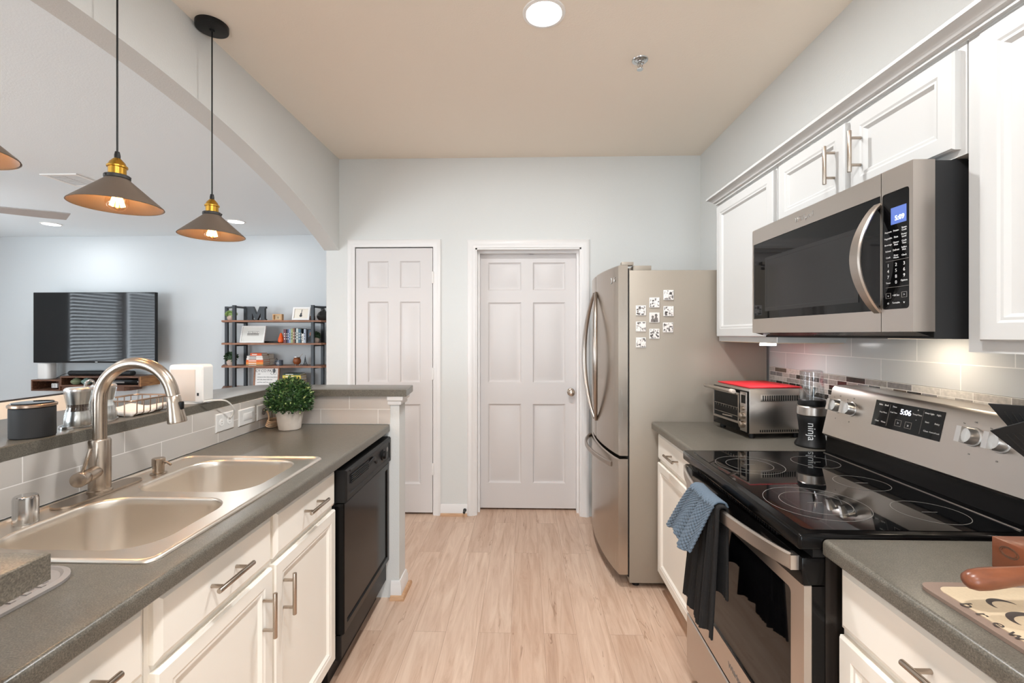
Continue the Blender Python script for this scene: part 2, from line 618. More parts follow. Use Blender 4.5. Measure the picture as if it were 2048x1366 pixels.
    def panel(self, f, u0, u1, v0, v1, steps, back=None):
        """front face with nested rectangular steps [(inset, w), ...]; back = w of the rear for closed slabs"""
        rings = []
        if back is not None:
            rings.append([f(u0, v0, back), f(u1, v0, back), f(u1, v1, back), f(u0, v1, back)])
        for s, w in steps:
            rings.append([f(u0 + s, v0 + s, w), f(u1 - s, v0 + s, w), f(u1 - s, v1 - s, w), f(u0 + s, v1 - s, w)])
        return self.loft(rings, back is not None, True)

    def slab_with_panels(self, f, u0, u1, v0, v1, pans, steps, back):
        us = sorted({u0, u1} | {p[0] for p in pans} | {p[1] for p in pans})
        vs = sorted({v0, v1} | {p[2] for p in pans} | {p[3] for p in pans})
        for i in range(len(us) - 1):
            for j in range(len(vs) - 1):
                a, b, c, d = us[i], us[i + 1], vs[j], vs[j + 1]
                hit = [p for p in pans if p[0] <= (a + b) / 2 <= p[1] and p[2] <= (c + d) / 2 <= p[3]]
                if hit:
                    continue
                self.cap(self.ring([f(a, c, 0), f(b, c, 0), f(b, d, 0), f(a, d, 0)]))
        for p in pans:
            self.panel(f, p[0], p[1], p[2], p[3], steps)
        a = self.ring([f(u0, v0, 0), f(u1, v0, 0), f(u1, v1, 0), f(u0, v1, 0)])
        b = self.ring([f(u0, v0, back), f(u1, v0, back), f(u1, v1, back), f(u0, v1, back)])
        self.bridge(a, b)
        self.cap(b)
        bmesh.ops.remove_doubles(self.bm, verts=self.bm.verts[:], dist=1e-5)
        return self

    def sphere(self, c, r, seg=20, sz=1.0):
        n = seg // 2
        return self.lathe([(r * math.sin(PI * k / n), -r * sz * math.cos(PI * k / n)) for k in range(n + 1)], c, seg=seg)

    def grid(self, nu, nv, fn):
        vs = [[self.bm.verts.new(fn(i / (nu - 1), j / (nv - 1))) for j in range(nv)] for i in range(nu)]
        for i in range(nu - 1):
            for j in range(nv - 1):
                self.bm.faces.new((vs[i][j], vs[i + 1][j], vs[i + 1][j + 1], vs[i][j + 1]))
        return self

    def build(self, name, material, parent=None, local=False, angle=35, base=None, smooth=True):
        bmesh.ops.recalc_face_normals(self.bm, faces=self.bm.faces[:])
        if not local:
            if parent is not None:
                off = root_loc(parent)
            else:
                off = Vector(base) if base else Vector((0, 0, 0))
            if off.length > 0:
                bmesh.ops.translate(self.bm, verts=self.bm.verts[:], vec=-off)
        me = bpy.data.meshes.new(name)
        self.bm.to_mesh(me)
        self.bm.free()
        if isinstance(material, (list, tuple)):
            for mm in material:
                me.materials.append(mm)
        else:
            me.materials.append(material)
        if smooth:
            for p in me.polygons:
                p.use_smooth = True
            me.set_sharp_from_angle(angle=math.radians(angle))
        o = bpy.data.objects.new(name, me)
        COL.objects.link(o)
        if parent is not None:
            o.parent = parent
        elif base:
            o.location = base
        return o


def root_loc(o):
    v = Vector((0, 0, 0))
    while o is not None:
        v += Vector(o.location)
        o = o.parent
    return v


def thing(name, label, cat, loc=(0, 0, 0), rotz=0.0, group=None):
    o = bpy.data.objects.new(name, None)
    o.empty_display_size = 0.05
    COL.objects.link(o)
    o.location = loc
    o.rotation_euler = (0, 0, rotz)
    o['label'] = label
    o['category'] = cat
    if group:
        o['group'] = group
    return o


def tag(o, label, cat, group=None):
    o['label'] = label
    o['category'] = cat
    if group:
        o['group'] = group
    return o


def struct(b, name, m, smooth=True):
    o = b.build(name, m, smooth=smooth)
    o['kind'] = 'structure'
    return o


def dup(root, loc, label, rotz=None):
    r = root.copy()
    COL.objects.link(r)
    r.location = loc
    if rotz is not None:
        r.rotation_euler = (0, 0, rotz)
    r['label'] = label
    for ch in list(root.children):
        c = ch.copy()
        COL.objects.link(c)
        c.parent = r
        for g in list(ch.children):
            d = g.copy()
            COL.objects.link(d)
            d.parent = c
    return r


def text_mesh(items, name, material, parent, local=False, depth=0.0004):
    """items: (string, size, origin, right vector, up vector[, align]); all go into one lettering mesh"""
    bm = bmesh.new()
    for it in items:
        s, size, org, rt, up = it[:5]
        al = it[5] if len(it) > 5 else 'CENTER'
        cu = bpy.data.curves.new('t', 'FONT')
        cu.body = s
        cu.size = size
        cu.align_x = al
        cu.align_y = 'CENTER'
        cu.extrude = depth
        cu.resolution_u = 3
        ob = bpy.data.objects.new('t', cu)
        COL.objects.link(ob)
        dg = bpy.context.evaluated_depsgraph_get()
        me = bpy.data.meshes.new_from_object(ob.evaluated_get(dg))
        rt = Vector(rt).normalized()
        up = Vector(up).normalized()
        nn = rt.cross(up)
        mx = Matrix(((rt.x, up.x, nn.x, org[0]), (rt.y, up.y, nn.y, org[1]), (rt.z, up.z, nn.z, org[2]), (0, 0, 0, 1)))
        me.transform(mx)
        bm.from_mesh(me)
        bpy.data.objects.remove(ob)
        bpy.data.curves.remove(cu)
        bpy.data.meshes.remove(me)
    b = B()
    b.bm.free()
    b.bm = bm
    return b.build(name, material, parent, local=local, smooth=False)


def rrect(x0, x1, y0, y1, r, n=6):
    p = []
    for cx, cy, a in ((x1 - r, y1 - r, 0), (x0 + r, y1 - r, PI / 2), (x0 + r, y0 + r, PI), (x1 - r, y0 + r, 1.5 * PI)):
        for k in range(n + 1):
            t = a + PI / 2 * k / n
            p.append((cx + r * math.cos(t), cy + r * math.sin(t)))
    return p


def arc(c, r, a0, a1, n, f):
    return [f(c[0] + r * math.cos(a0 + (a1 - a0) * k / n), c[1] + r * math.sin(a0 + (a1 - a0) * k / n)) for k in range(n + 1)]


def smooth_path(pts, n=8):
    """Catmull-Rom through the points"""
    P = [Vector(p) for p in pts]
    P = [P[0] * 2 - P[1]] + P + [P[-1] * 2 - P[-2]]
    out = []
    for i in range(1, len(P) - 2):
        for k in range(n):
            t = k / n
            a, b, c, d = P[i - 1], P[i], P[i + 1], P[i + 2]
            out.append(0.5 * ((2 * b) + (c - a) * t + (2 * a - 5 * b + 4 * c - d) * t * t + (3 * b - a - 3 * c + d) * t ** 3))
    out.append(P[-2])
    return out


def bar_pull(f, u, v0, v1, w0, parent, vertical=True, r=0.006, inset=0.022):
    """bar handle: posts and round bar in frame f (u,v plane, standing off w)"""
    b = B()
    so = 0.033
    if vertical:
        b.cyl(f(u, v0, w0 + so), f(u, v1, w0 + so), r, seg=14, bev=0.001)
        for v in (v0 + inset, v1 - inset):
            b.cyl(f(u, v, w0 - 0.001), f(u, v, w0 + so), r * 0.75, seg=10)
    else:
        b.cyl(f(v0, u, w0 + so), f(v1, u, w0 + so), r, seg=14, bev=0.001)
        for v in (v0 + inset, v1 - inset):
            b.cyl(f(v, u, w0 - 0.001), f(v, u, w0 + so), r * 0.75, seg=10)
    return b.build('handle', M['nickel'], parent)


# ================================================================== SETTING
# floor
struct(B().box(XW - 0.2, XR + 0.2, YR - 0.2, YF + 0.2, -0.06, 0.0), 'floor', M['floor'], False)
# ceilings
struct(B().box(XL, XR + 0.2, YR - 0.2, YF + 0.2, CEIL, CEIL + 0.1), 'ceiling', M['ceiling'], False)
struct(B().box(XW - 0.2, XL, YR - 0.2, YF + 0.2, CEIL, CEIL + 0.1), 'ceiling_living', M['ceiling_living'], False)
# right wall
struct(B().box(XR, XR + 0.12, YR - 0.1, YF, 0, CEIL), 'wall_right', M['wall'], False)

# back wall with the two door openings
D1 = (-1.304, -0.697, 2.06)     # narrow door opening x0,x1,top
D2 = (-0.372, 0.436, 2.05)      # recessed door opening
wb = B()
T = 0.14
wb.box(-1.53, D1[0], YB, YB + T, 0, CEIL)
wb.box(D1[0], D1[1], YB, YB + T, D1[2], CEIL)
wb.box(D1[1], D2[0], YB, YB + T, 0, CEIL)
wb.box(D2[0], D2[1], YB, YB + T, D2[2], CEIL)
wb.box(D2[1], XR, YB, YB + T, 0, CEIL)
struct(wb, 'wall_back', M['wall'], False)
# living room's end wall, and an added unseen wall blocking sky light behind doors
struct(B().box(-1.53, -1.42, YB + T, YF, 0, CEIL), 'wall_living_right', M['wall_living'], False)
struct(B().box(-1.42, XR, 4.3, 4.4, 0, CEIL), 'wall_light_block', M['wall'], False)
# far living wall
struct(B().box(XW - 0.1, -1.42, YF, YF + 0.12, 0, CEIL), 'wall_living_back', M['wall_living'], False)

# arch wall: circular arch between y0 and y1
arch = B()
yc, ytop, R = 1.5, 2.435, 4.95
ya, yb_ = -0.45, YB
poly = [(YR, 0.0), (ya, 0.0)]
for k in range(49):
    y = ya + (yb_ - ya) * k / 48
    poly.append((y, ytop - R + math.sqrt(R * R - (y - yc) ** 2)))
poly += [(yb_, CEIL), (YR, CEIL)]
fr = lambda u, v, w: (w, u, v)
bm = arch.bm
for w in (XL, XL2):
    vs = [bm.verts.new(fr(u, v, w)) for u, v in poly]
    es = [bm.edges.new((vs[i], vs[(i + 1) % len(vs)])) for i in range(len(vs))]
    bmesh.ops.triangle_fill(bm, use_beauty=True, edges=es)
a_ = arch.ring([fr(u, v, XL) for u, v in poly])
b_ = arch.ring([fr(u, v, XL2) for u, v in poly])
arch.bridge(a_, b_)
bmesh.ops.remove_doubles(bm, verts=bm.verts[:], dist=1e-5)
struct(arch, 'wall_arch', M['wall'])

# rear wall; patio opening and living window are added to let daylight in
rw = B()
rw.box(XW - 0.1, -7.0, YR - 0.12, YR, 0, CEIL)
rw.box(-7.0, -3.4, YR - 0.12, YR, 0, 0.35)
rw.box(-7.0, -3.4, YR - 0.12, YR, 2.35, CEIL)
rw.box(-3.4, -0.45, YR - 0.12, YR, 0, CEIL)
rw.box(-0.45, 0.45, YR - 0.12, YR, 2.10, CEIL)
rw.box(0.45, XR, YR - 0.12, YR, 0, CEIL)
struct(rw, 'wall_rear', M['wall_living'], False)
# side wall with the blinds window
WY0, WY1, WZ0, WZ1 = 1.78, 4.38, 0.65, 2.25
sw = B()
sw.box(XW - 0.12, XW, YR - 0.1, WY0, 0, CEIL)
sw.box(XW - 0.12, XW, WY1, YF, 0, CEIL)
sw.box(XW - 0.12, XW, WY0, WY1, 0, WZ0)
sw.box(XW - 0.12, XW, WY0, WY1, WZ1, CEIL)
struct(sw, 'wall_living_left', M['wall_living'], False)


def window_unit(name, f, u0, u1, v0, v1, mull):
    b = B()
    t = 0.05
    for a, c, d, e in ((u0, u0 + t, v0, v1), (u1 - t, u1, v0, v1), (u0 + t, u1 - t, v0, v0 + t), (u0 + t, u1 - t, v1 - t, v1)):
        b.prism([(a, d), (c, d), (c, e), (a, e)], f, -0.1, -0.02)
    for m_ in mull:
        b.prism([(m_ - 0.06, v0 + t), (m_ + 0.06, v0 + t), (m_ + 0.06, v1 - t), (m_ - 0.06, v1 - t)], f, -0.1, 0.0)
    o = struct(b, name, M['trim'], False)
    g = B()
    g.prism([(u0 + t, v0 + t), (u1 - t, v0 + t), (u1 - t, v1 - t), (u0 + t, v1 - t)], f, -0.07, -0.066)
    g.build('pane', M['glass'], o, smooth=False)
    return o


window_unit('window_1', frame_yz(XW, 1), WY0, WY1, WZ0, WZ1, [3.34])
window_unit('added_window_2', frame_xz(YR, 1), -7.0, -3.4, 0.35, 2.35, [-5.2])  # unseen living window, added and sized for fill daylight
window_unit('added_window_3', frame_xz(YR, 1), -0.45, 0.45, 0.0, 2.10, [])  # unseen patio opening, added to send daylight in from the rear
# the blinds reflected in the television
for (a, c, lab) in ((1.79, 3.27, 'white slatted blind on the living room side window, nearer half'),
                    (3.41, 4.37, 'white slatted blind on the living room side window, further half')):
    t = thing('window_blind', lab, 'blind', (XW + 0.03, (a + c) / 2, WZ0))
    s = B()
    n = 26
    for k in range(n):
        z = WZ0 + 0.05 + k * (WZ1 - WZ0 - 0.1) / n
        x = XW + 0.03
        s.loft([[(x - 0.018, yy, z - 0.020), (x + 0.018, yy, z + 0.020), (x + 0.0165, yy, z + 0.0212), (x - 0.0195, yy, z - 0.0188)] for yy in (a, c)])
    s.build('slats', M['blind'], t, smooth=False)
    B().box(XW + 0.005, XW + 0.055, a, c, WZ1 - 0.05, WZ1 - 0.005).build('head_rail', M['blind'], t)


# doors -----------------------------------------------------------------
P_STEPS = [(0.0, 0.0), (0.006, -0.008), (0.012, -0.012), (0.018, -0.012), (0.046, -0.003)]


def six_panel(name, x0, x1, z0, z1, y, cols, rows):
    b = B()
    f = lambda u, v, w: (u, y - w, v)
    pans = [(c0, c1, r0, r1) for c0, c1 in cols for r0, r1 in rows]
    b.slab_with_panels(f, x0, x1, z0, z1, pans, P_STEPS, -0.035)
    o = struct(b, name, M['door'])
    return o


d1 = six_panel('door_1', D1[0] + 0.006, D1[1] - 0.006, 0.018, 2.052, YB - 0.002, [(-1.205, -1.045), (-0.955, -0.797)],
               [(0.235, 0.85), (1.018, 1.64), (1.745, 1.952)])
for z in (1.825, 1.086, 0.355):
    hb = B()
    hb.cyl((D1[1] - 0.001, YB - 0.012, z - 0.045), (D1[1] - 0.001, YB - 0.012, z + 0.045), 0.007, seg=12)
    hb.box(D1[1] - 0.012, D1[1] + 0.010, YB - 0.009, YB - 0.001, z - 0.045, z + 0.045)
    hb.build('hinge', M['hinge'], d1)
d2 = six_panel('door_2', D2[0] + 0.006, D2[1] - 0.006, 0.016, D2[2] - 0.012, 3.556, [(-0.283, -0.022), (0.07, 0.325)],
               [(0.213, 0.838), (1.008, 1.64), (1.736, 1.955)])
kb = B()
kb.lathe([(0.030, 0), (0.030, 0.004), (0.024, 0.009), (0.011, 0.012), (0.010, 0.032), (0.018, 0.038), (0.027, 0.048), (0.0275, 0.056),
          (0.022, 0.064), (0.010, 0.068)], (0.369, 3.556, 0.934), (0, -1, 0), 28)
kb.build('door_knob', M['nickel'], d2)
B().box(0.04, 0.075, 3.535, 3.5555, 2.02, 2.036).build('door_contact', M['rubber'], d2)


def casing(name, x0, x1, top, w, jamb_depth, y=YB):
    b = B()
    prof = [(0.0, 0.0), (0.0, -0.010), (0.010, -0.013), (0.022, -0.013), (0.030, -0.018), (w - 0.012, -0.018), (w, -0.010), (w, 0.0)]
    # left leg, right leg, head: profile swept with mitred corners
    rings = []
    for (px, pz, sx, sz) in ((x0, 0.0, -1, 0), (x0, top, -1, 1), (x1, top, 1, 1), (x1, 0.0, 1, 0)):
        rings.append([(px + sx * d, y + h, pz + sz * d) for d, h in prof])
    b.loft(rings)
    # jamb lining
    b.box(x0 - 0.001, x0 + 0.012, y - 0.004, y + jamb_depth, 0, top)
    b.box(x1 - 0.012, x1 + 0.001, y - 0.004, y + jamb_depth, 0, top)
    b.box(x0, x1, y - 0.004, y + jamb_depth, top - 0.012, top + 0.001)
    return struct(b, name, M['trim'])


c1 = B()


def casing_flush(name, x0, x1, top, w, y=YB):
    b = B()
    prof = [(0.0, 0.0), (0.0, -0.010), (0.010, -0.013), (0.022, -0.013), (0.030, -0.018), (w - 0.012, -0.018), (w, -0.010), (w, 0.0)]
    rings = []
    for (px, pz, sx, sz) in ((x0, 0.0, -1, 0), (x0, top, -1, 1), (x1, top, 1, 1), (x1, 0.0, 1, 0)):
        rings.append([(px + sx * d, y + h, pz + sz * d) for d, h in prof])
    b.loft(rings)
    b.box(x0 - 0.012, x0, y + 0.036, y + 0.10, 0, top)
    b.box(x1, x1 + 0.012, y + 0.036, y + 0.10, 0, top)
    return struct(b, name, M['trim'])


casing_flush('trim_1', D1[0], D1[1], D1[2], 0.058)
casing('trim_2', D2[0], D2[1], D2[2], 0.062, 0.113)
# inner stop bead of the recessed door
sb = B()
for x0, x1 in ((D2[0] + 0.012, D2[0] + 0.028), (D2[1] - 0.028, D2[1] - 0.012)):
    sb.box(x0, x1, 3.505, 3.553, 0, D2[2] - 0.012)
sb.box(D2[0] + 0.028, D2[1] - 0.028, 3.505, 3.553, D2[2] - 0.03, D2[2] - 0.012)
struct(sb, 'trim_3', M['trim'], False)


def base_run(b, sh, x0, y0, x1, y1, nx, ny, h=0.085):
    """baseboard along a wall line; (nx,ny) points into the room"""
    prof = [(0, 0), (0.014, 0), (0.014, h - 0.03), (0.010, h - 0.022), (0.010, h - 0.010), (0.005, h), (0, h)]
    b.loft([[(px + nx * d, py + ny * d, z) for d, z in prof] for px, py in ((x0, y0), (x1, y1))])
    ps = [(0.0141, 0), (0.030, 0), (0.029, 0.009), (0.024, 0.016), (0.0141, 0.019)]
    sh.loft([[(px + nx * d, py + ny * d, z) for d, z in ps] for px, py in ((x0, y0), (x1, y1))])


bb, ss = B(), B()
base_run(bb, ss, D1[1] + 0.058, YB, D2[0] - 0.062, YB, 0, -1)
struct(bb, 'baseboard_back', M['trim'])
struct(ss, 'trim_4', M['shoe'])
ds = B()
ds.lathe([(0.013, 0), (0.013, 0.004), (0.005, 0.006), (0.005, 0.035), (0.010, 0.036), (0.010, 0.048), (0.006, 0.050)], (-0.452, YB - 0.0145, 0.045), (0, -1, 0), 16)
tag(ds.build('door_stop', M['black_soft'], base=(-0.452, YB - 0.0145, 0.045)), 'small dark door stop on the baseboard between the two white doors', 'door stop')

# half wall under the bar ledge (left run, far return, near return)
HW = BAR - 0.0365
PX0, PX1 = -1.475, -1.335
RY0, RY1 = 2.355, 2.47
NY0, NY1 = 0.43, 0.545
hw = B()
hw.box(PX0, PX1, NY0, RY1, 0, HW)
hw.box(PX1, -0.657, RY0, RY1, 0, HW, 0.0)
hw.box(PX1, -0.657, NY0, NY1, 0, HW, 0.0)
struct(hw, 'wall_bar', M['wall'], False)
tl = B().box(PX1, PX1 + 0.007, NY1, RY0, CT + 0.002, HW)
struct(tl, 'wall_bar_tile_side', M['tileL'], False)
tl = B().box(PX1 + 0.007, -0.705, RY0 - 0.007, RY0, CT + 0.002, HW)
struct(tl, 'wall_bar_tile_end', M['tileRet'], False)
# white cap moulding below the ledge at the end of the far return
cm = B()
prof = [(0.0, 1.018), (0.010, 1.018), (0.013, 1.026), (0.012, 1.036), (0.022, 1.042), (0.025, 1.052), (0.025, HW), (0.0, HW)]
pts = [(-0.715, RY0), (-0.657, RY0), (-0.657, RY1)]
rings = []
for (px, py), (dx, dy) in zip(pts, ((0, -1), (1, -1), (1, 0))):
    rings.append([(px + dx * d, py + dy * d, z) for d, z in prof])
cm.loft(rings)
struct(cm, 'trim_5', M['trim'])
bb, ss = B(), B()
prof = [(0, 0), (0.014, 0), (0.014, 0.06), (0.010, 0.068), (0.010, 0.078), (0.005, 0.09), (0, 0.09)]
pth = [(-0.70, RY0, 0, -1), (-0.657, RY0, 1, -1), (-0.657, RY1, 1, 1), (-0.70, RY1, 0, 1)]
bb.loft([[(px + dx * d, py + dy * d, z) for d, z in prof] for px, py, dx, dy in pth])
ps = [(0.0141, 0), (0.032, 0), (0.031, 0.010), (0.026, 0.017), (0.0141, 0.020)]
ss.loft([[(px + dx * d, py + dy * d, z) for d, z in ps] for px, py, dx, dy in pth])
struct(bb, 'baseboard_bar', M['trim'])
struct(ss, 'trim_6', M['shoe'])

# right backsplash tile: two plain rows, mosaic strip, plain row
struct(B().box(XR - 0.007, XR, 0.3, 2.47, 1.2165, 1.41), 'wall_backsplash_upper', M['tileR'], False)
struct(B().box(XR - 0.009, XR, 0.3, 2.47, 1.1035, 1.2155), 'wall_backsplash_mosaic', M['mosaic'], False)
struct(B().box(XR - 0.007, XR, 0.3, 2.47, CT + 0.002, 1.1025), 'wall_backsplash_lower', M['tileR'], False)
bb, ss = B(), B()
base_run(bb, ss, XR, 3.40, XR, YB - 0.03, -1, 0)
struct(bb, 'baseboard_right', M['trim'])
bb, ss = B(), B()
base_run(bb, ss, XW + 0.02, YF, -1.55, YF, 0, -1)
struct(bb, 'baseboard_living', M['trim'])

# ================================================================== COUNTERTOPS
SX0, SX1, SY0, SY1 = -1.305, -0.765, 0.905, 1.705     # sink outer
hole = rrect(SX0 + 0.02, SX1 - 0.02, SY0 + 0.02, SY1 - 0.02, 0.05)
CF = -0.705


def rounded_front(b, x_front, y0, y1, sgn, z1, th, r=0.011, back=0.06):
    """strip with a rounded upper nose along Y; sgn = +1 when the front faces +X"""
    pr = [(-back, -th), (-0.004, -th), (0.0, -th + 0.004)]
    for k in range(7):
        a = PI / 2 * k / 6
        pr.append((-r + r * math.cos(a), -r + r * math.sin(a)))
    pr.append((-back, 0))
    b.loft([[(x_front + sgn * d, y, z1 + h) for d, h in pr] for y in (y0, y1)])


ctl = B()
YC0, YC1 = NY1 + 0.001, RY0 - 0.008
ctl.plate_holes([(PX1 + 0.008, YC0), (CF - 0.055, YC0), (CF - 0.055, YC1), (PX1 + 0.008, YC1)], [hole], CT - 0.038, CT)
rounded_front(ctl, CF, YC0, YC1, 1, CT, 0.038, back=0.0551)
tag(ctl.build('countertop', M['lam'], base=(-1.0, 1.45, CT - 0.038)), 'grey-brown speckled worktop holding the sink, on the left cabinets', 'countertop')

ctr = B()
ctr.box(0.745, XR - 0.008, 1.832, 2.452, CT - 0.038, CT)
rounded_front(ctr, 0.69, 1.832, 2.452, -1, CT, 0.038, back=0.0551)
tag(ctr.build('countertop', M['lam'], base=(1.0, 2.14, CT - 0.038)), 'short grey-brown worktop between fridge and range, under the toaster oven', 'countertop')
ctr = B()
ctr.box(0.745, XR - 0.008, 0.30, 1.058, CT - 0.038, CT)
rounded_front(ctr, 0.69, 0.30, 1.058, -1, CT, 0.038, back=0.0551)
tag(ctr.build('countertop', M['lam'], base=(1.0, 0.7, CT - 0.038)), 'grey-brown worktop nearest the camera on the right, carrying the coffee board', 'countertop')

# bar ledge, U shaped
led = B()
outer = [(-0.612, 2.325), (-0.632, 2.545), (-1.40, 2.55), (-1.50, 2.53), (-1.57, 2.46), (-1.61, 2.34), (-1.64, 2.25), (-1.75, 1.66), (-1.77, 1.45), (-1.77, 0.39),
         (-0.615, 0.39), (-0.625, 0.578), (-1.318, 0.578), (-1.345, 2.325)]
outer = outer[::-1]
a = led.ring([(x, y, BAR - 0.036) for x, y in outer])
b2 = led.ring([(x, y, BAR - 0.002) for x, y in outer])
led.bridge(a, b2)


def inset_poly(p, d):
    n = len(p)
    out = []
    for i in range(n):
        p0, p1, p2 = Vector(p[i - 1] + (0,)), Vector(p[i] + (0,)), Vector(p[(i + 1) % n] + (0,))
        e1, e2 = (p1 - p0).normalized(), (p2 - p1).normalized()
        n1, n2 = Vector((-e1.y, e1.x, 0)), Vector((-e2.y, e2.x, 0))
        m_ = (n1 + n2) / (1 + n1.dot(n2))
        out.append((p1.x + d * m_.x, p1.y + d * m_.y))
    return out


area2 = sum(outer[i - 1][0] * outer[i][1] - outer[i][0] * outer[i - 1][1] for i in range(len(outer)))
ins = inset_poly(outer, 0.004 if area2 > 0 else -0.004)
c2 = led.ring([(x, y, BAR) for x, y in ins])
led.bridge(b2, c2)
for z, lp in ((BAR, ins), (BAR - 0.036, outer)):
    vs = [led.bm.verts.new((x, y, z)) for x, y in lp]
    es = [led.bm.edges.new((vs[i], vs[(i + 1) % len(vs)])) for i in range(len(vs))]
    bmesh.ops.triangle_fill(led.bm, use_beauty=True, edges=es)
bmesh.ops.remove_doubles(led.bm, verts=led.bm.verts[:], dist=1e-5)
tag(led.build('bar_ledge', M['lam'], base=(-1.4, 1.5, BAR - 0.036)), 'raised grey-brown speckled bar ledge wrapping the sink counter on the half wall', 'bar ledge')

# ================================================================== LOWER CABINETS
SHAKER = [(0.003, 0.017), (0.006, 0.019), (0.050, 0.019), (0.058, 0.014), (0.064, 0.010)]
SLAB = [(0.003, 0.014), (0.012, 0.019)]


def shaker(f, u0, u1, v0, v1, parent, m, name='door', fr=0.05):
    st = [(0.0, 0.014), (0.004, 0.019), (fr - 0.012, 0.019), (fr - 0.006, 0.0165), (fr, 0.0165), (fr + 0.008, 0.008)]
    return B().panel(f, u0, u1, v0, v1, st, 0.0).build(name, m, parent, angle=20)


def slab(f, u0, u1, v0, v1, parent, m, name='drawer'):
    return B().panel(f, u0, u1, v0, v1, [(0.0, 0.010), (0.014, 0.019)], 0.0).build(name, m, parent, angle=12)


def lower_cab(label, sgn, xf, xb, y0, y1, doors, drawers, pulls_d, pulls_w, toe=0.10, zt=0.876):
    """xf = face frame plane, doors/drawers: (y0,y1); pulls_*: handle positions or None"""
    t = thing('base_cabinet', label, 'cabinet', ((xf + xb) / 2, (y0 + y1) / 2, 0))
    b = B()
    # carcass: two sides, floor, back, face frame (open inside)
    fx = xf - sgn * 0.02
    b.box(fx, xb, y0, y0 + 0.018, toe, zt)
    b.box(fx, xb, y1 - 0.018, y1, toe, zt)
    b.box(fx, xb, y0 + 0.018, y1 - 0.018, toe, toe + 0.018)
    b.box(xb - 0.003, xb + 0.003, y0 + 0.018, y1 - 0.018, toe + 0.018, zt)
    b.box(xf, fx, y0, y1, toe, zt)
    b.box(xf - sgn * 0.06, xf - sgn * 0.078, y0, y1, 0.0, toe)
    b.build('body', M['cab'], t, smooth=False)
    f = frame_yz(xf, sgn)
    for (a, c), p in zip(doors, pulls_d):
        d = shaker(f, a, c, toe + 0.02, 0.705, t, M['cab'])
        if p is not None:
            bar_pull(f, p, 0.53, 0.657, 0.019, d)
    for (a, c), p in zip(drawers, pulls_w):
        d = slab(f, a, c, 0.722, 0.862, t, M['cab'])
        if p is not None:
            bar_pull(f, 0.795, p - 0.067, p + 0.067, 0.019, d, vertical=False)
    return t


lower_cab('white double-door sink cabinet with two false drawers, under the sink', 1, -0.754, -1.33, 0.872, 1.746,
          [(0.884, 1.299), (1.313, 1.738)], [(0.884, 1.299), (1.313, 1.738)], [1.252, 1.360], [1.085, 1.535])
lower_cab('white drawer cabinet at the bottom left corner, nearest the camera', 1, -0.754, -1.33, 0.552, 0.868,
          [(0.564, 0.858)], [(0.564, 0.858)], [None], [0.70])
lower_cab('narrow white cabinet between the fridge and the range', -1, 0.734, 1.32, 1.836, 2.445,
          [(1.845, 2.432)], [(1.845, 2.432)], [None], [2.155])
lower_cab('white cabinet right of the range, under the coffee board', -1, 0.734, 1.32, 0.32, 1.052,
          [(0.56, 1.044)], [(0.50, 1.044)], [None], [0.765])

# ================================================================== DISHWASHER
dw = thing('dishwasher', 'black dishwasher at the end of the left counter', 'dishwasher', (-1.0, 2.05, 0))
B().box(-1.31, -0.745, 1.755, 2.343, 0.09, 0.872).build('tub', M['black'], dw)
f = frame_yz(-0.745, 1)
DA, DBy = 1.752, 2.343
b = B()
b.panel(f, DA, DBy, 0.205, 0.72, [(0.0, 0.034), (0.004, 0.038), (0.030, 0.038), (0.034, 0.032)], 0.0)
dd = b.build('door', M['black_gloss'], dw, angle=25)
b = B()
b.panel(f, DA, DBy, 0.724, 0.852, [(0.0, 0.040), (0.006, 0.048), (0.024, 0.048), (0.027, 0.045)], 0.0)
cp = b.build('control_panel', M['black'], dw, angle=25)
b = B()
for k in range(5):
    z = 0.785 + k * 0.008
    b.box(-0.7, -0.694, 1.80, 2.0, z, z + 0.004)
b.build('vent', M['black_matte'], cp)
b = B()
pts = smooth_path([(-0.697, 2.0, 0.80), (-0.690, 2.05, 0.815), (-0.697, 2.10, 0.80)], 5)
b.sweep(pts, 0.02, 0.006, (0, 0, 1))
b.box(-0.702, -0.692, 1.79, 2.29, 0.835, 0.846, 0.003)
b.build('latch', M['black_matte'], cp)
b = B()
b.lathe([(0.027, 0), (0.027, 0.003), (0.020, 0.006), (0.019, 0.016), (0.016, 0.018)], (-0.7, 2.215, 0.79), (1, 0, 0), 24)
b.build('dial', M['black'], cp)
b = B()
b.lathe([(0.009, 0), (0.009, 0.006), (0.006, 0.009)], (-0.7, 2.115, 0.785), (1, 0, 0), 16)
b.build('button', M['black_soft'], cp)
b = B()
b.lathe([(0.012, 0), (0.012, 0.0015)], (-0.6995, 2.283, 0.80), (1, 0, 0), 20, sx=1.0, sy=1.0)
b.build('badge', M['grey_ink'], cp)
b = B()
b.panel(f, DA + 0.004, DBy - 0.004, 0.10, 0.197, [(0.0, 0.020), (0.004, 0.024)], 0.0)
b.build('kick_plate', M['black'], dw)
b = B()
b.box(-0.80, -0.775, DA + 0.004, DBy - 0.004, 0.0, 0.09)
b.build('toe_panel', M['black'], dw)

# ================================================================== SINK
sk = thing('kitchen_sink', 'double-bowl stainless steel sink set into the left worktop', 'sink', (-1.03, 1.3, CT))
outer = rrect(SX0, SX1, SY0, SY1, 0.03)
b1 = rrect(-1.215, -0.825, 0.955, 1.275, 0.09, 8)
b2 = rrect(-1.205, -0.825, 1.318, 1.662, 0.09, 8)
rim = B()
rim.plate_holes(rrect(SX0 + 0.012, SX1 - 0.012, SY0 + 0.012, SY1 - 0.012, 0.025), [b1, b2], CT + 0.001, CT + 0.003)
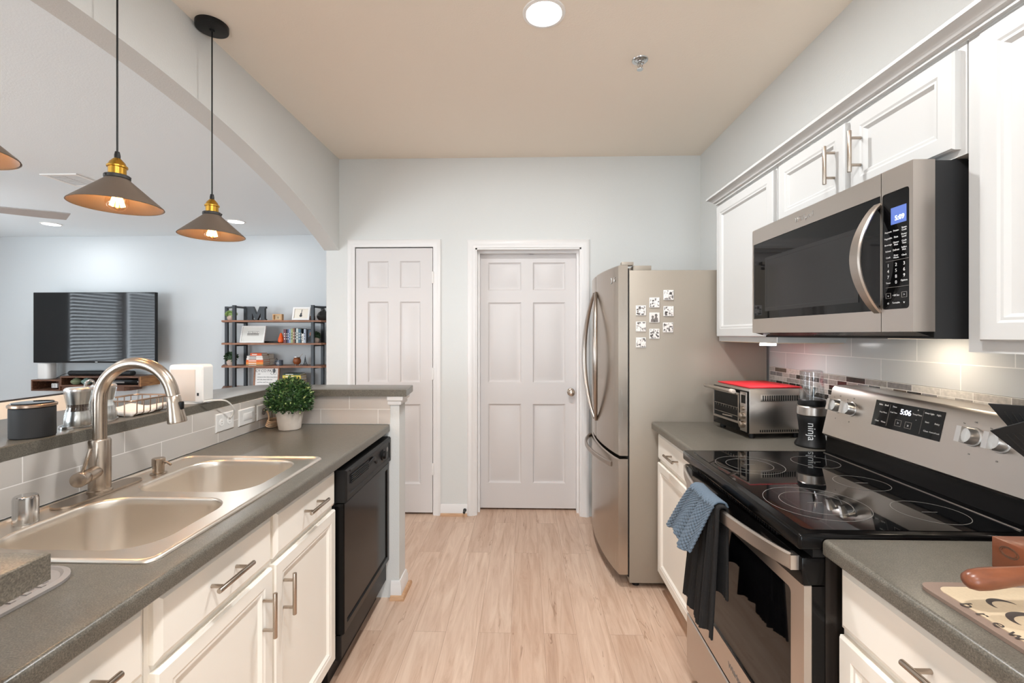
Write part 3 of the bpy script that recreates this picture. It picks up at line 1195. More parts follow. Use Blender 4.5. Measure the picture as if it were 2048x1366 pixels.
# raised bead round the rim
pp = [(0.0, 0.0005), (0.001, 0.004), (0.005, 0.0075), (0.010, 0.0075), (0.014, 0.003)]
rings = []
for d, h in pp:
    rings.append([(x, y, CT + h) for x, y in rrect(SX0 + d, SX1 - d, SY0 + d, SY1 - d, 0.03)])
rim.loft(rings, False, False)
rim.build('rim', M['sink'], sk, angle=40)


def bowl(x0, x1, y0, y1, r, depth, nm):
    b = B()
    rings = []
    prof = [(-0.002, 0.003), (0.002, 0.002), (0.005, -0.004), (0.007, -0.02), (0.014, -depth + 0.05), (0.024, -depth + 0.022), (0.045, -depth + 0.006), (0.075, -depth)]
    for d, h in prof:
        rings.append([(x, y, CT + h) for x, y in rrect(x0 + d, x1 - d, y0 + d, y1 - d, max(r - d * 0.5, 0.03), 8)])
    b.loft(rings, False, True)
    o = b.build(nm, M['sink'], sk, angle=60)
    c = ((x0 + x1) / 2, (y0 + y1) / 2, CT - depth + 0.001)
    dr = B()
    dr.lathe([(0.044, 0), (0.042, 0.003), (0.03, 0.002), (0.028, -0.002), (0.004, -0.003)], c, seg=28)
    dr.build('drain', M['chrome'], o)
    return o


bowl(-1.215, -0.825, 0.955, 1.275, 0.09, 0.19, 'bowl')
bowl(-1.205, -0.825, 1.318, 1.662, 0.09, 0.17, 'bowl')

ZD = CT + 0.0035
# faucet
fc = thing('kitchen_faucet', 'tall brushed nickel gooseneck faucet with pull-down head, behind the sink', 'faucet', (-1.258, 1.302, ZD))
b = B()
b.plate_holes(rrect(-1.286, -1.226, 1.17, 1.43, 0.028), [], ZD, ZD + 0.006)
b.build('deck_plate', M['nickel'], fc)
b = B()
b.lathe([(0.030, 0.006), (0.030, 0.010), (0.0265, 0.013), (0.0265, 0.155), (0.024, 0.160), (0.018, 0.161)], (-1.258, 1.302, ZD), seg=32)
b.build('body', M['nickel'], fc)
b = B()
ra = 0.106
pts = [(-1.258, 1.302, ZD + 0.15), (-1.258, 1.302, 1.10), (-1.258, 1.302, 1.15), (-1.258, 1.302, 1.185)]
for k in range(1, 21):
    a = PI - (PI * 0.95) * k / 20
    pts.append((-1.258 + ra + ra * math.cos(a), 1.302 + 0.012 * k / 20, 1.196 + ra * math.sin(a)))
e1 = Vector(pts[-1])
dirn = (Vector(pts[-1]) - Vector(pts[-2])).normalized()
pts.append(e1 + dirn * 0.008)
b.tube(pts, 0.0172, 20)
b.build('spout', M['nickel'], fc)
b = B()
e2 = e1 + dirn * 0.009
ax = Vector((0.16, 0.0, -1.0)).normalized()
b.lathe([(0.0165, 0), (0.0178, 0.002), (0.0185, 0.024), (0.0215, 0.050), (0.0245, 0.074), (0.0245, 0.079), (0.0215, 0.081), (0.0185, 0.078)], e2, ax, 28)
sh = b.build('spray_head', M['nickel'], fc)
b = B()
b.box(e2.x + 0.019, e2.x + 0.030, e2.y - 0.006, e2.y + 0.006, e2.z - 0.040, e2.z - 0.016, 0.003)
b.build('button', M['black'], sh)
b = B()
vd = Vector((0.28, -0.96, -0.02)).normalized()
v0 = Vector((-1.258, 1.302, ZD + 0.068))
b.cyl(v0, v0 + vd * 0.068, 0.0185, seg=28, bev=0.001)
b.cyl(v0 + vd * 0.069, v0 + vd * 0.096, 0.0205, seg=28, bev=0.0015)
vl = b.build('valve', M['nickel'], fc)
b = B()
p0 = v0 + vd * 0.075 + Vector((0, 0, 0.018))
b.cyl(p0, p0 + Vector((0.012, 0.010, 0.062)), 0.0048, seg=12, bev=0.001)
b.build('lever', M['nickel'], vl)

b = B()
b.lathe([(0.024, 0), (0.024, 0.002), (0.019, 0.003), (0.0165, 0.004), (0.0165, 0.028), (0.019, 0.0285), (0.019, 0.05), (0.017, 0.052), (0.0, 0.052)], (-1.236, 1.49, ZD), seg=24)
so = thing('soap_dispenser', 'small brushed nickel soap pump between faucet and far sink bowl', 'soap dispenser', (-1.236, 1.49, ZD))
b.build('body', M['nickel'], so)
b = B()
b.tube([(-1.236, 1.49, ZD + 0.040), (-1.205, 1.488, ZD + 0.038), (-1.190, 1.487, ZD + 0.030)], 0.004, 10)
b.build('nozzle', M['nickel'], so)
b = B()
b.lathe([(0.0245, 0), (0.024, 0.003), (0.024, 0.060), (0.0225, 0.066), (0.020, 0.068), (0, 0.068)], (-1.245, 1.092, ZD), seg=28)
tag(b.build('air_gap', M['chrome'], base=(-1.245, 1.092, ZD)), 'short chrome cylinder air gap standing on the sink deck, left of the faucet', 'air gap')

# drying mat on the near left counter
mt = thing('drying_mat', 'grey basketweave drying mat on the counter at the lower left', 'mat', (-1.08, 0.74, CT))
b = B()
mo = rrect(-1.30, -0.873, 0.56, 0.885, 0.07, 8)
mi = rrect(-1.29, -0.883, 0.57, 0.875, 0.06, 8)
b.loft([[(x, y, CT + 0.0004) for x, y in mo], [(x, y, CT + 0.006) for x, y in mo], [(x, y, CT + 0.009) for x, y in mi],
        [(x, y, CT + 0.005) for x, y in rrect(-1.286, -0.887, 0.574, 0.871, 0.058, 8)]])
b.build('base', M['rubber'], mt)
b = B()
k = 0
y = 0.582
while y < 0.862:
    x = -1.275 + (0.009 if k % 2 else 0)
    while x < -0.897:
        dx = max(0, x + 0.017 - (-0.887 - 0.058))
        if not (dx > 0 and (y + 0.008 > 0.871 - 0.05) and dx + (y + 0.008 - 0.821) > 0.06):
            b.box(x, x + 0.015, y, y + 0.0085, CT + 0.0045, CT + 0.0075)
        x += 0.0185
    y += 0.0125
    k += 1
b.build('weave', M['rubber'], mt, smooth=False)

# outlet plates on the left tile
def plate(label, y0, y1, z0, z1, cat, kind):
    t = thing('wall_plate' if kind == 'blank' else 'power_outlet', label, cat, (-1.328, (y0 + y1) / 2, (z0 + z1) / 2))
    f = frame_yz(-1.328, 1)
    B().panel(f, y0, y1, z0, z1, [(0.0, 0.003), (0.004, 0.006)], 0.0).build('plate', M['white_plastic'], t)
    cy, cz = (y0 + y1) / 2, (z0 + z1) / 2
    if kind == 'duplex':
        for s in (-1, 1):
            b = B()
            b.lathe([(0.016, 0), (0.016, 0.0015)], (-1.322, cy + s * 0.026, cz), (1, 0, 0), 20)
            r = b.build('socket', M['white_matte'], t)
            b = B()
            for q in (-0.005, 0.005):
                b.box(-1.3206, -1.3203, cy + s * 0.026 - 0.004, cy + s * 0.026 + 0.004, cz + q - 0.001, cz + q + 0.001)
            b.build('slots', M['grey_ink'], r)
    elif kind == 'round':
        b = B()
        b.lathe([(0.017, 0), (0.017, 0.002), (0.013, 0.002), (0.012, 0.0005)], (-1.322, cy - 0.01, cz), (1, 0, 0), 24)
        b.build('socket', M['grey_ink'], t)
    else:
        B().panel(f, cy - 0.033, cy + 0.033, cz - 0.017, cz + 0.017, [(0.0, 0.007), (0.003, 0.0085)], 0.0055).build('rocker', M['white_plastic'], t)
    return t


plate('white duplex outlet on the left tile, nearest the sink', 1.90, 2.02, 0.962, 1.042, 'outlet', 'duplex')
plate('bright white blank switch plate, middle of three on the tile', 2.055, 2.183, 0.957, 1.035, 'wall plate', 'blank')
plate('white outlet plate on the tile, right behind the boxwood plant', 2.20, 2.322, 0.957, 1.034, 'outlet', 'round')

# ================================================================== RANGE
RY_0, RY_1 = 1.064, 1.826
rg = thing('electric_range', 'stainless electric range with black glass cooktop between the right counters', 'stove', (1.0, 1.445, 0))
b = B()
b.box(0.70, 1.31, RY_0, RY_1, 0.03, 0.895)
b.build('body', M['range_side'], rg, smooth=False)
for x in (0.74, 1.26):
    for y in (RY_0 + 0.05, RY_1 - 0.05):
        B().cyl((x, y, 0), (x, y, 0.03), 0.018, seg=12).build('foot', M['black'], rg)
# cooktop: black frame with glass inlay
b = B()
b.box(0.638, 1.285, RY_0 - 0.003, RY_1 + 0.003, 0.885, 0.923, 0.008, 3)
ck = b.build('cooktop_frame', M['black_gloss'], rg)
b = B()
gl = rrect(0.668, 1.165, RY_0 + 0.022, RY_1 - 0.022, 0.02)
b.loft([[(x, y, 0.915) for x, y in gl], [(x, y, 0.9245) for x, y in gl]])
gt = b.build('cooktop_glass', M['cooktop'], rg)


def ring_flat(b, cx, cy, r, w, z, n=56):
    b.loft([[(cx + q * math.cos(2 * PI * k / n), cy + q * math.sin(2 * PI * k / n), z + h) for k in range(n)] for q, h in ((r, 0), (r, 0.0004), (r + w, 0.0004), (r + w, 0))], False, False)


for cx, cy, rs in ((0.80, 1.62, (0.075, 0.11)), (1.055, 1.66, (0.075,)), (1.05, 1.43, (0.072,)), (1.055, 1.20, (0.078,)), (0.80, 1.26, (0.085, 0.125))):
    b = B()
    for r in rs:
        ring_flat(b, cx, cy, r, 0.0011, 0.9246)
    b.box(cx - 0.02, cx + 0.02, cy - 0.0008, cy + 0.0008, 0.9246, 0.925)
    b.build('burner_mark', M['grey_ink'], gt, smooth=False)
# bright trim line at the back of the glass
b = B().box(1.172, 1.178, RY_0 + 0.03, RY_1 - 0.03, 0.9225, 0.9255, 0.001)
b.build('trim_line', M['steel'], ck)
# backguard
b = B()
pr = [(1.195, 0.905), (1.205, 0.99), (1.325, 0.99), (1.325, 0.905)]
b.prism(pr, lambda u, v, w: (u, w, v), RY_0 + 0.004, RY_1 - 0.004)
b.build('backguard_base', M['black_gloss'], rg, smooth=False)
BG0, BG1 = (1.188, 0.995), (1.228, 1.172)     # control face bottom / top (x, z)
b = B()
pr = [(1.200, 0.985), (BG0[0], 0.995)] + [(BG0[0] + (BG1[0] - BG0[0]) * k / 4, BG0[1] + (BG1[1] - BG0[1]) * k / 4) for k in range(1, 5)]
pr += [(1.236, 1.182), (1.252, 1.186), (1.324, 1.186), (1.324, 0.985)]
b.prism(pr, lambda u, v, w: (u, w, v), RY_0, RY_1)
bk = b.build('backguard', M['steel'], rg, angle=30)
nrm = Vector((-(BG1[1] - BG0[1]), 0, BG1[0] - BG0[0])).normalized()
upv = Vector((BG1[0] - BG0[0], 0, BG1[1] - BG0[1])).normalized()


def bgf(u, v, w):
    """u = Y, v = distance up the sloped face, w = off the face"""
    p = Vector((BG0[0], u, BG0[1])) + upv * v + nrm * w
    return (p.x, p.y, p.z)


for ky in (1.772, 1.700, 1.250, 1.178):
    b = B()
    c = Vector(bgf(ky, 0.118, 0.0))
    b.lathe([(0.0265, 0), (0.0265, 0.003), (0.0235, 0.004)], c, nrm, 32)
    kn = b.build('knob', M['knob'], bk)
    b = B()
    b.lathe([(0.0225, 0.003), (0.0225, 0.024), (0.0205, 0.028), (0, 0.028)], c, nrm, 32)
    pr = [(-0.0215, -0.007), (0.0215, -0.007), (0.0215, 0.007), (-0.0215, 0.007)]
    b.prism(pr, lambda u, v, w, cy=ky: bgf(cy + v, 0.118 + u, w), 0.027, 0.042)
    b.build('grip', M['knob'], kn, angle=30)
b = B()
b.prism([(1.340, 0.082), (1.596, 0.082), (1.596, 0.170), (1.340, 0.170)], bgf, 0.0, 0.0012)
dp = b.build('control_display', M['black_glass'], bk, smooth=False)
RT = Vector((0, -1, 0))


def bgt(s, size, y, v, al='CENTER'):
    return (s, size, bgf(y, v, 0.0016), RT, upv, al)


text_mesh([bgt('5:06', 0.024, 1.47, 0.145)], 'clock_digits', M['digit'], dp)
lg = [bgt('Bake', .008, 1.572, .157), bgt('Broil', .008, 1.548, .157), bgt('Keep Warm', .006, 1.556, .132), bgt('Clean', .007, 1.575, .100), bgt('Warm', .007, 1.548, .100),
      bgt('Timer', .007, 1.515, .157), bgt('Cook Time', .006, 1.515, .138), bgt('Temp/Time', .007, 1.428, .146), bgt('+', .009, 1.428, .160), bgt('-', .010, 1.428, .130),
      bgt('Oven Light', .007, 1.388, .157), bgt('Light', .007, 1.357, .157), bgt('Start', .007, 1.390, .130), bgt('Delay', .007, 1.357, .130), bgt('Clean', .007, 1.388, .103), bgt('Control Lock', .006, 1.360, .103),
      bgt('>', .012, 1.490, .107), bgt('x', .012, 1.452, .107)]
text_mesh(lg, 'legend', M['white_ink'], dp)
b = B()
for cy in (1.490, 1.452):
    for a0, a1, c0, c1 in ((-.012, .012, .097, .0985), (-.012, .012, .1165, .118), (-.012, -.0108, .097, .118), (.0108, .012, .097, .118)):
        b.prism([(cy + a0, c0), (cy + a1, c0), (cy + a1, c1), (cy + a0, c1)], bgf, 0.0013, 0.0018)
for cy in (1.533, 1.408):
    b.prism([(cy - .0004, .09), (cy + .0004, .09), (cy + .0004, .163), (cy - .0004, .163)], bgf, 0.0013, 0.0018)
b.build('key_outline', M['grey_ink'], dp, smooth=False)
mk = []
for ky in (1.772, 1.700, 1.250, 1.178):
    mk += [('Off', .006, bgf(ky, .158, .0006), RT, upv), ('Lo', .006, bgf(ky + .03, .150, .0006), RT, upv), ('Hi', .006, bgf(ky, .070, .0006), RT, upv)]
text_mesh(mk, 'knob_marks', M['grey_ink'], bk, depth=0.0002)
# oven door
DX = 0.652
f = frame_yz(0.70, -1)
od = B()
f2 = frame_yz(DX + 0.03, -1)
od.slab_with_panels(f2, RY_0 + 0.002, RY_1 - 0.002, 0.285, 0.800, [], P_STEPS, -0.02)
od = B()
outer = rrect(RY_0 + 0.002, RY_1 - 0.002, 0.285, 0.802, 0.004, 2)
inner = rrect(RY_0 + 0.054, RY_1 - 0.040, 0.385, 0.768, 0.012, 4)
od.plate_holes(outer, [inner], 0.0, 0.018, lambda u, v, w: (DX + 0.018 - w, u, v))
door = od.build('oven_door', M['steel'], rg, smooth=False)
b = B()
b.box(DX + 0.018, 0.699, RY_0 + 0.001, RY_1 - 0.001, 0.285, 0.80)
b.build('door_edge', M['black_gloss'], door)
b = B()
b.prism(inner, lambda u, v, w: (DX + 0.018 - w, u, v), 0.001, 0.012)
b.build('door_window', M['black_glass'], door, smooth=False)
b = B()
b.box(DX - 0.006, 0.699, RY_0 - 0.001, RY_1 + 0.001, 0.803, 0.868, 0.004)
b.build('door_top_cap', M['black_gloss'], door)
b = B()
for k in range(46):
    y = RY_0 + 0.12 + k * 0.0118
    b.box(0.655, 0.668, y, y + 0.005, 0.868, 0.8795)
b.build('vent_fins', M['black'], rg, smooth=False)
b = B().box(0.672, 0.70, RY_0 + 0.002, RY_1 - 0.002, 0.868, 0.886)
b.build('vent_back', M['black'], rg, smooth=False)


def handle_x(y):
    t = (y - 1.085) / (1.805 - 1.085)
    return 0.634 - 0.055 * math.sin(PI * max(0, min(1, t))) ** 0.8 + 0.008 * t


b = B()
pts = [(handle_x(1.083 + 0.724 * k / 30), 1.083 + 0.724 * k / 30, 0.850) for k in range(31)]
b.sweep(pts, 0.040, 0.013, (0, 0, 1))
for y in (1.090, 1.800):
    b.box(handle_x(y) - 0.004, DX - 0.004, y - 0.014, y + 0.010, 0.833, 0.867)
b.build('door_handle', M['steel'], door, angle=40)
text_mesh([('Whirlpool', 0.026, (DX - 0.0006, 1.40, 0.335), (0, -1, 0), (0, 0, 1))], 'lettering', M['grey_ink'], door, depth=0.0003)
b = B()
b.panel(frame_yz(DX + 0.012, -1), RY_0 + 0.003, RY_1 - 0.003, 0.075, 0.272, [(0.0, 0.008), (0.004, 0.012)], -0.036)
b.build('drawer', M['steel'], rg, angle=20)


# ------------------------------------------------ towels over the oven handle
def towel(name, label, m, ytop, ybot, zf, zb, out_f, out_b, amp, nf, ph, rr, knit):
    """cloth folded over the handle bar: ytop/ybot = (y0,y1) at the bar and at the hem"""
    b = B()
    NU, NV = 110, 170
    zt = 0.871

    def fn(u, v):
        # v: 0 = front hem, 1 = back hem
        Lf, Lo, Lb = zt - zf, 0.045, zt - zb
        s = v * (Lf + Lo + Lb)
        if s < Lf:
            t = s / Lf                       # 0 hem, 1 bar
            k = 1 - t
            z = zf + (zt - zf) * t
            off = -(rr + out_f * k ** 1.2)
        elif s < Lf + Lo:
            a = PI * (s - Lf) / Lo
            k = 0
            z = zt + rr * math.sin(a) * 0.8
            off = -rr * math.cos(a)
        else:
            t = (s - Lf - Lo) / Lb
            k = t
            z = zt - (zt - zb) * t
            off = rr - 0.002 * t + out_b * t
        w = k ** 0.7
        y0 = ytop[0] + (ybot[0] - ytop[0]) * w
        y1 = ytop[1] + (ybot[1] - ytop[1]) * w
        y = y0 + (y1 - y0) * u
        fold = amp * (0.35 + 0.65 * k) * (math.sin(nf * 2 * PI * u + ph) + 0.35 * math.sin(nf * 4.3 * PI * u + ph * 2))
        if off > 0:
            fold = -abs(fold) * 0.15
        if knit == 'waffle':
            wv = 0.0022 * math.cos(2 * PI * u * 13) * math.cos(2 * PI * v * 22)
        else:
            wv = 0.0013 * math.cos(2 * PI * u * 26)
        off = off + (wv if off > 0 else -wv)
        hem = 0.012 * math.sin(3 * PI * u + ph) * k
        return (handle_x(min(max(y, 1.09), 1.8)) + off - abs(fold), y, z + hem)
    b.grid(NU, NV, fn)
    o = b.build(name, m, base=(0.58, (ytop[0] + ytop[1]) / 2, zt), angle=80)
    sm = o.modifiers.new('thick', 'SOLIDIFY')
    sm.thickness = 0.006
    sm.offset = 0
    tag(o, label, 'towel')
    return o


towel('kitchen_towel', 'black ribbed towel hanging long over the oven handle', M['towel_black'], (1.335, 1.50), (1.33, 1.60), 0.485, 0.60, 0.012, 0.0, 0.014, 2.5, 0.7, 0.011, 'rib')
towel('kitchen_towel', 'blue-grey knitted towel draped on top of the black one, oven handle', M['towel_blue'], (1.355, 1.53), (1.40, 1.66), 0.705, 0.79, 0.045, 0.0, 0.012, 1.5, 2.0, 0.021, 'waffle')

# ================================================================== FRIDGE
FX, FY0, FY1 = 0.575, 2.472, 3.372
fg = thing('refrigerator', 'stainless french-door refrigerator against the right wall', 'refrigerator', (0.95, 2.92, 0))
b = B()
b.box(FX, 1.315, FY0, FY1, 0.03, 1.738, 0.004)
b.build('body', M['fridge_side'], fg)
for x in (0.62, 1.26):
    for y in (FY0 + 0.05, FY1 - 0.05):
        B().cyl((x, y, 0), (x, y, 0.03), 0.02, seg=12).build('foot', M['black'], fg)


def fx_front(y):
    t = (y - (FY0 + FY1) / 2) / ((FY1 - FY0) / 2)
    return 0.462 + 0.050 * t * t


def fdoor(y0, y1, z0, z1, name):
    b = B()
    n = 14
    ys = [y0 + (y1 - y0) * k / n for k in range(n + 1)]
    c = 0.006
    rings = []
    for k, y in enumerate(ys):
        xf = fx_front(y) + (0.004 if k in (0, n) else 0)
        xb = FX - 0.008
        rings.append([(xb, y, z0), (xf + c, y, z0), (xf, y, z0 + c), (xf, y, z1 - c), (xf + c, y, z1), (xb, y, z1)])
    b.loft(rings)
    return b.build(name, M['fridge_door'], fg, angle=25)


fd1 = fdoor(FY0 + 0.002, 2.918, 0.724, 1.765, 'door')
fd2 = fdoor(2.926, FY1 - 0.002, 0.724, 1.765, 'door')
fd3 = fdoor(FY0 + 0.002, FY1 - 0.002, 0.075, 0.706, 'freezer_drawer')
b = B()
b.box(FX - 0.007, FX, FY0 + 0.01, FY1 - 0.01, 0.06, 1.75)
b.build('gasket', M['black'], fg)
b = B()
b.box(0.535, 0.60, FY0 + 0.008, FY0 + 0.05, 1.7655, 1.785, 0.003)
b.box(0.60, 0.70, FY0 + 0.02, FY1 - 0.02, 1.738, 1.766, 0.003)
b.build('hinge_cover', M['fridge_side'], fg)


def fhandle(dirn, y_end, y_mid, x_mid, parent):
    b = B()
    pts = []
    n = 24
    z0, z1 = 0.845, 1.652
    for k in range(n + 1):
        t = k / n
        s = math.sin(PI * t) ** 0.75
        y = y_end + (y_mid - y_end) * s
        x = fx_front(y_end) - 0.004 + (x_mid - fx_front(y_end)) * s
        pts.append((x, y, z0 + (z1 - z0) * t))
    b.tube(pts, [0.010 + 0.006 * math.sin(PI * k / n) for k in range(n + 1)], 12)
    b.build('door_handle', M['steel_v'], parent)


fhandle(-1, 2.885, 2.700, 0.428, fd1)
fhandle(1, 2.940, 3.085, 0.415, fd2)
b = B()
pts = []
for k in range(25):
    t = k / 24
    y = 2.56 + t * 0.74
    s = math.sin(PI * t) ** 0.6
    pts.append((fx_front(y) + 0.002 - 0.055 * s, y, 0.655 + 0.012 * s))
b.sweep(pts, 0.030, 0.016, (0, 0, 1))
b.build('drawer_handle', M['steel_v'], fd3)
text_mesh([('LG', 0.034, (fx_front(2.52) - 0.0012, 2.525, 1.690), (0, -1, 0), (0, 0, 1))], 'lettering', M['white_ink'], fd1, depth=0.0004)
b = B()
n = 28
yl = 2.563
b.loft([[(fx_front(yl) - h, yl + q * math.cos(2 * PI * k / n), 1.690 + q * math.sin(2 * PI * k / n)) for k in range(n)] for q, h in ((0.014, 0.0), (0.014, 0.002), (0.0165, 0.002), (0.0165, 0.0))], False, False)
b.build('logo_ring', M['white_ink'], fd1)


# ------------------------------------------------ photo magnets on the fridge side
def photo_mat(name, seed):
    m, nt, b = new_mat(name)
    tc = nt.nodes.new('ShaderNodeTexCoord')
    mp = nt.nodes.new('ShaderNodeMapping')
    mp.inputs['Location'].default_value = (seed * 1.7, seed * 0.9, seed * 2.3)
    n = nt.nodes.new('ShaderNodeTexNoise')
    n.inputs['Scale'].default_value = 75
    n.inputs['Detail'].default_value = 3
    r = ramp_node(nt, [(0.40, (60, 56, 54)), (0.47, (150, 144, 140)), (0.53, (226, 220, 215))])
    nt.links.new(tc.outputs['Object'], mp.inputs['Vector'])
    nt.links.new(mp.outputs['Vector'], n.inputs['Vector'])
    nt.links.new(n.outputs['Fac'], r.inputs['Fac'])
    nt.links.new(r.outputs['Color'], b.inputs['Base Color'])
    b.inputs['Roughness'].default_value = 0.35
    return m


mags = [((0.637, 1.518), 'left column, top'), ((0.637, 1.430), 'left column, middle'), ((0.637, 1.343), 'left column, bottom'),
        ((0.710, 1.561), 'middle column, top'), ((0.710, 1.479), 'couple'), ((0.710, 1.391), 'middle column, bottom'),
        ((0.786, 1.602), 'right column, top'), ((0.786, 1.514), 'right column, middle'), ((0.783, 1.425), 'right column, bottom')]
for i, ((x, z), pos) in enumerate(mags):
    lab = ('square photo magnet showing a couple standing together, on the fridge side' if pos == 'couple'
           else 'square black-and-white photo collage magnet on the fridge side, %s' % pos)
    t = thing('photo_magnet', lab, 'magnet', (x, FY0 - 0.001, z), group='photo magnets on the fridge side')
    f = frame_xz(FY0 - 0.0005, -1)
    s = 0.027
    B().panel(f, x - s, x + s, z - s, z + s, [(0.0, 0.003), (0.001, 0.004)], 0.0).build('block', M['white_plastic'], t)
    g = 0.001
    if pos == 'couple':
        B().panel(f, x - s + .003, x + s - .003, z - s + .003, z + s - .003, [(0, 0.0044)], 0.0038).build('photo', colour((214, 208, 203)), t, smooth=False)
        for px, hz, r in ((x - 0.010, z + 0.004, 0.0065), (x + 0.008, z + 0.012, 0.0075)):
            b = B()
            b.prism([(px + r * math.cos(a * PI / 8), hz + r * 1.15 * math.sin(a * PI / 8)) for a in range(16)], f, 0.0044, 0.0047)
            b.prism([(px - 0.011, z - s + 0.003), (px + 0.011, z - s + 0.003), (px + 0.009, hz - r - 0.008), (px + 0.003, hz - r), (px - 0.003, hz - r), (px - 0.009, hz - r - 0.008)], f, 0.0044, 0.0047)
            b.build('figure', colour((110, 104, 100)), t, smooth=False)
    else:
        for a, c in ((-1, -1), (-1, 1), (1, -1), (1, 1)):
            u0, u1 = (x - s + .003, x - g) if a < 0 else (x + g, x + s - .003)
            v0, v1 = (z - s + .003, z - g) if c < 0 else (z + g, z + s - .003)
            B().panel(f, u0, u1, v0, v1, [(0, 0.0044)], 0.0038).build('photo', photo_mat('photo_%d_%d%d' % (i, a, c), i * 4 + a + 2 * c), t, smooth=False)

# ================================================================== MICROWAVE
MX, MY0, MY1, MZ0, MZ1 = 0.945, 1.119, 1.888, 1.394, 1.813
mw = thing('microwave_oven', 'stainless over-the-range microwave under the right wall cabinets', 'microwave', (1.14, 1.5, MZ0))
b = B()
b.box(0.998, 1.328, MY0 + 0.003, MY1 - 0.003, 1.376, MZ1 - 0.002)
b.build('body', M['black_matte'], mw, smooth=False)
b = B()
b.prism([(0.9975, 1.394), (0.9975, 1.380), (0.955, 1.3935)], lambda u, v, w: (u, w, v), MY0 + 0.004, MY1 - 0.004)
b.build('bottom_lip', M['black_gloss'], mw, smooth=False)
# front: steel frame, split in door and control column
SPL = 1.2165
fm = lambda u, v, w: (0.9975 - w, u, v)
D = 0.9975 - MX
win = rrect(MY0 + 0.012, MY1 - 0.010, 1.447, 1.752, 0.008, 3)
dfr = B()
o1 = [(SPL + 0.001, MZ0), (MY1, MZ0), (MY1, MZ1), (SPL + 0.001, MZ1)]
i1 = [(SPL + 0.003, 1.450), (MY1 - 0.009, 1.450), (MY1 - 0.009, 1.754), (SPL + 0.003, 1.754)]
dfr.plate_holes(o1, [i1], 0.0, D, fm)
mdoor = dfr.build('door', M['steel'], mw, smooth=False)
b = B()
b.panel(frame_yz(0.985, -1), SPL + 0.0032, MY1 - 0.0092, 1.4502, 1.7538, [(0.0, D - 0.015), (0.0, D - 0.015)], 0.0)
pan = b.build('door_glass', M['black_glass'], mdoor, smooth=False)
b = B()
gx = 0.985 - (D - 0.0145)
b.panel(frame_yz(gx + 0.0005, -1), 1.300, 1.795, 1.478, 1.688, [(0, 0.001), (0.012, 0.001), (0.014, 0.0004)], 0.0)
b.build('window_frame', M['mesh_dark'], mdoor, smooth=False)
cfr = B()
o2 = [(MY0, MZ0), (SPL - 0.001, MZ0), (SPL - 0.001, MZ1), (MY0, MZ1)]
i2 = rrect(MY0 + 0.011, SPL - 0.003, 1.452, 1.753, 0.008, 3)
cfr.plate_holes(o2, [i2], 0.0, D, fm)
mcol = cfr.build('control_column', M['steel'], mw, smooth=False)
b = B()
b.prism(i2, fm, 0.002, D - 0.002)
key = b.build('control_panel', M['black_glass'], mcol, smooth=False)
KX = MX + 0.002
b = B().box(KX - 0.0006, KX + 0.001, 1.140, 1.187, 1.669, 1.712)
b.build('display', M['lcd'], key, smooth=False)
RZ, UZ = (0, -1, 0), (0, 0, 1)


def kt(s, size, y, z):
    return (s, size, (KX - 0.0010, y, z), RZ, UZ, 'CENTER')


text_mesh([kt('5:09', 0.017, 1.160, 1.683)], 'clock_digits', M['digit'], key, depth=0.0003)
lab = []
words = [('Popcorn', 'Potato', 'Steam Cook'), ('Vegetable', 'Pizza', 'Power Level'), ('Beverage', 'Dinner Plate', 'Cook Time'), ('Reheat', 'Defrost', 'Soften Melt'), ('Cook', 'Keep Warm', 'Clock')]
for r, row in enumerate(words):
    for c, w in enumerate(row):
        z = 1.652 - r * 0.0165
        y = 1.195 - c * 0.0245
        if ' ' in w:
            q = w.split(' ')
            lab += [kt(q[0], 0.0062, y, z + 0.003), kt(q[1], 0.0062, y, z - 0.003)]
        else:
            lab.append(kt(w, 0.0062, y, z))
for r, row in enumerate(('123', '456', '789')):
    for c, w in enumerate(row):
        lab.append(kt(w, 0.012, 1.195 - c * 0.0245, 1.565 - r * 0.015))
lab += [kt('0', 0.012, 1.1705, 1.520), kt('Timer', 0.006, 1.195, 1.520), kt('Options', 0.006, 1.146, 1.523),
        kt('x', 0.008, 1.195, 1.487), kt('+30 Sec', 0.0065, 1.1705, 1.487), kt('>', 0.008, 1.146, 1.487), kt('Turntable', 0.006, 1.1705, 1.468), kt('o', 0.010, 1.195, 1.468), kt('v', 0.010, 1.146, 1.468)]
text_mesh(lab, 'key_labels', M['white_ink'], key, depth=0.0002)
b = B()
for z in (1.576, 1.508):
    b.box(KX - 0.001, KX - 0.0002, 1.133, 1.203, z, z + 0.0008)
for cy in (1.195, 1.146):
    for y0, y1, z0, z1 in ((-.008, .008, -.007, -.0062), (-.008, .008, .0062, .007), (-.008, -.0072, -.007, .007), (.0072, .008, -.007, .007)):
        b.box(KX - 0.001, KX - 0.0002, cy + y0, cy + y1, 1.487 + z0, 1.487 + z1)
b.build('key_outline', M['grey_ink'], key, smooth=False)
b = B()
pts, ws = [], []
for k in range(25):
    t = k / 24
    s = math.sin(PI * t) ** 0.8
    pts.append((0.946 - 0.058 * s, 1.228 + 0.004 * s, 1.447 + 0.285 * t))
    ws.append(0.026 + 0.010 * s)
b.sweep(pts, ws, 0.010, (0, 1, 0))
b.build('door_handle', M['steel_v'], mdoor)
text_mesh([('Whirlpool', 0.024, (MX - 0.0006, 1.545, 1.783), RZ, UZ)], 'lettering', M['chrome'], mdoor, depth=0.0006)
# cooktop lamp under the microwave (lit in the photograph)
b = B().box(1.17, 1.26, 1.36, 1.48, 1.3735, 1.3758)
b.build('lamp_lens', M['lens_dim'], mw, smooth=False)
area_light('microwave_lamp', (1.215, 1.42, 1.366), (0, -0.25, 0), 0.10, 0.10, 0.55, (1.0, 0.86, 0.68))

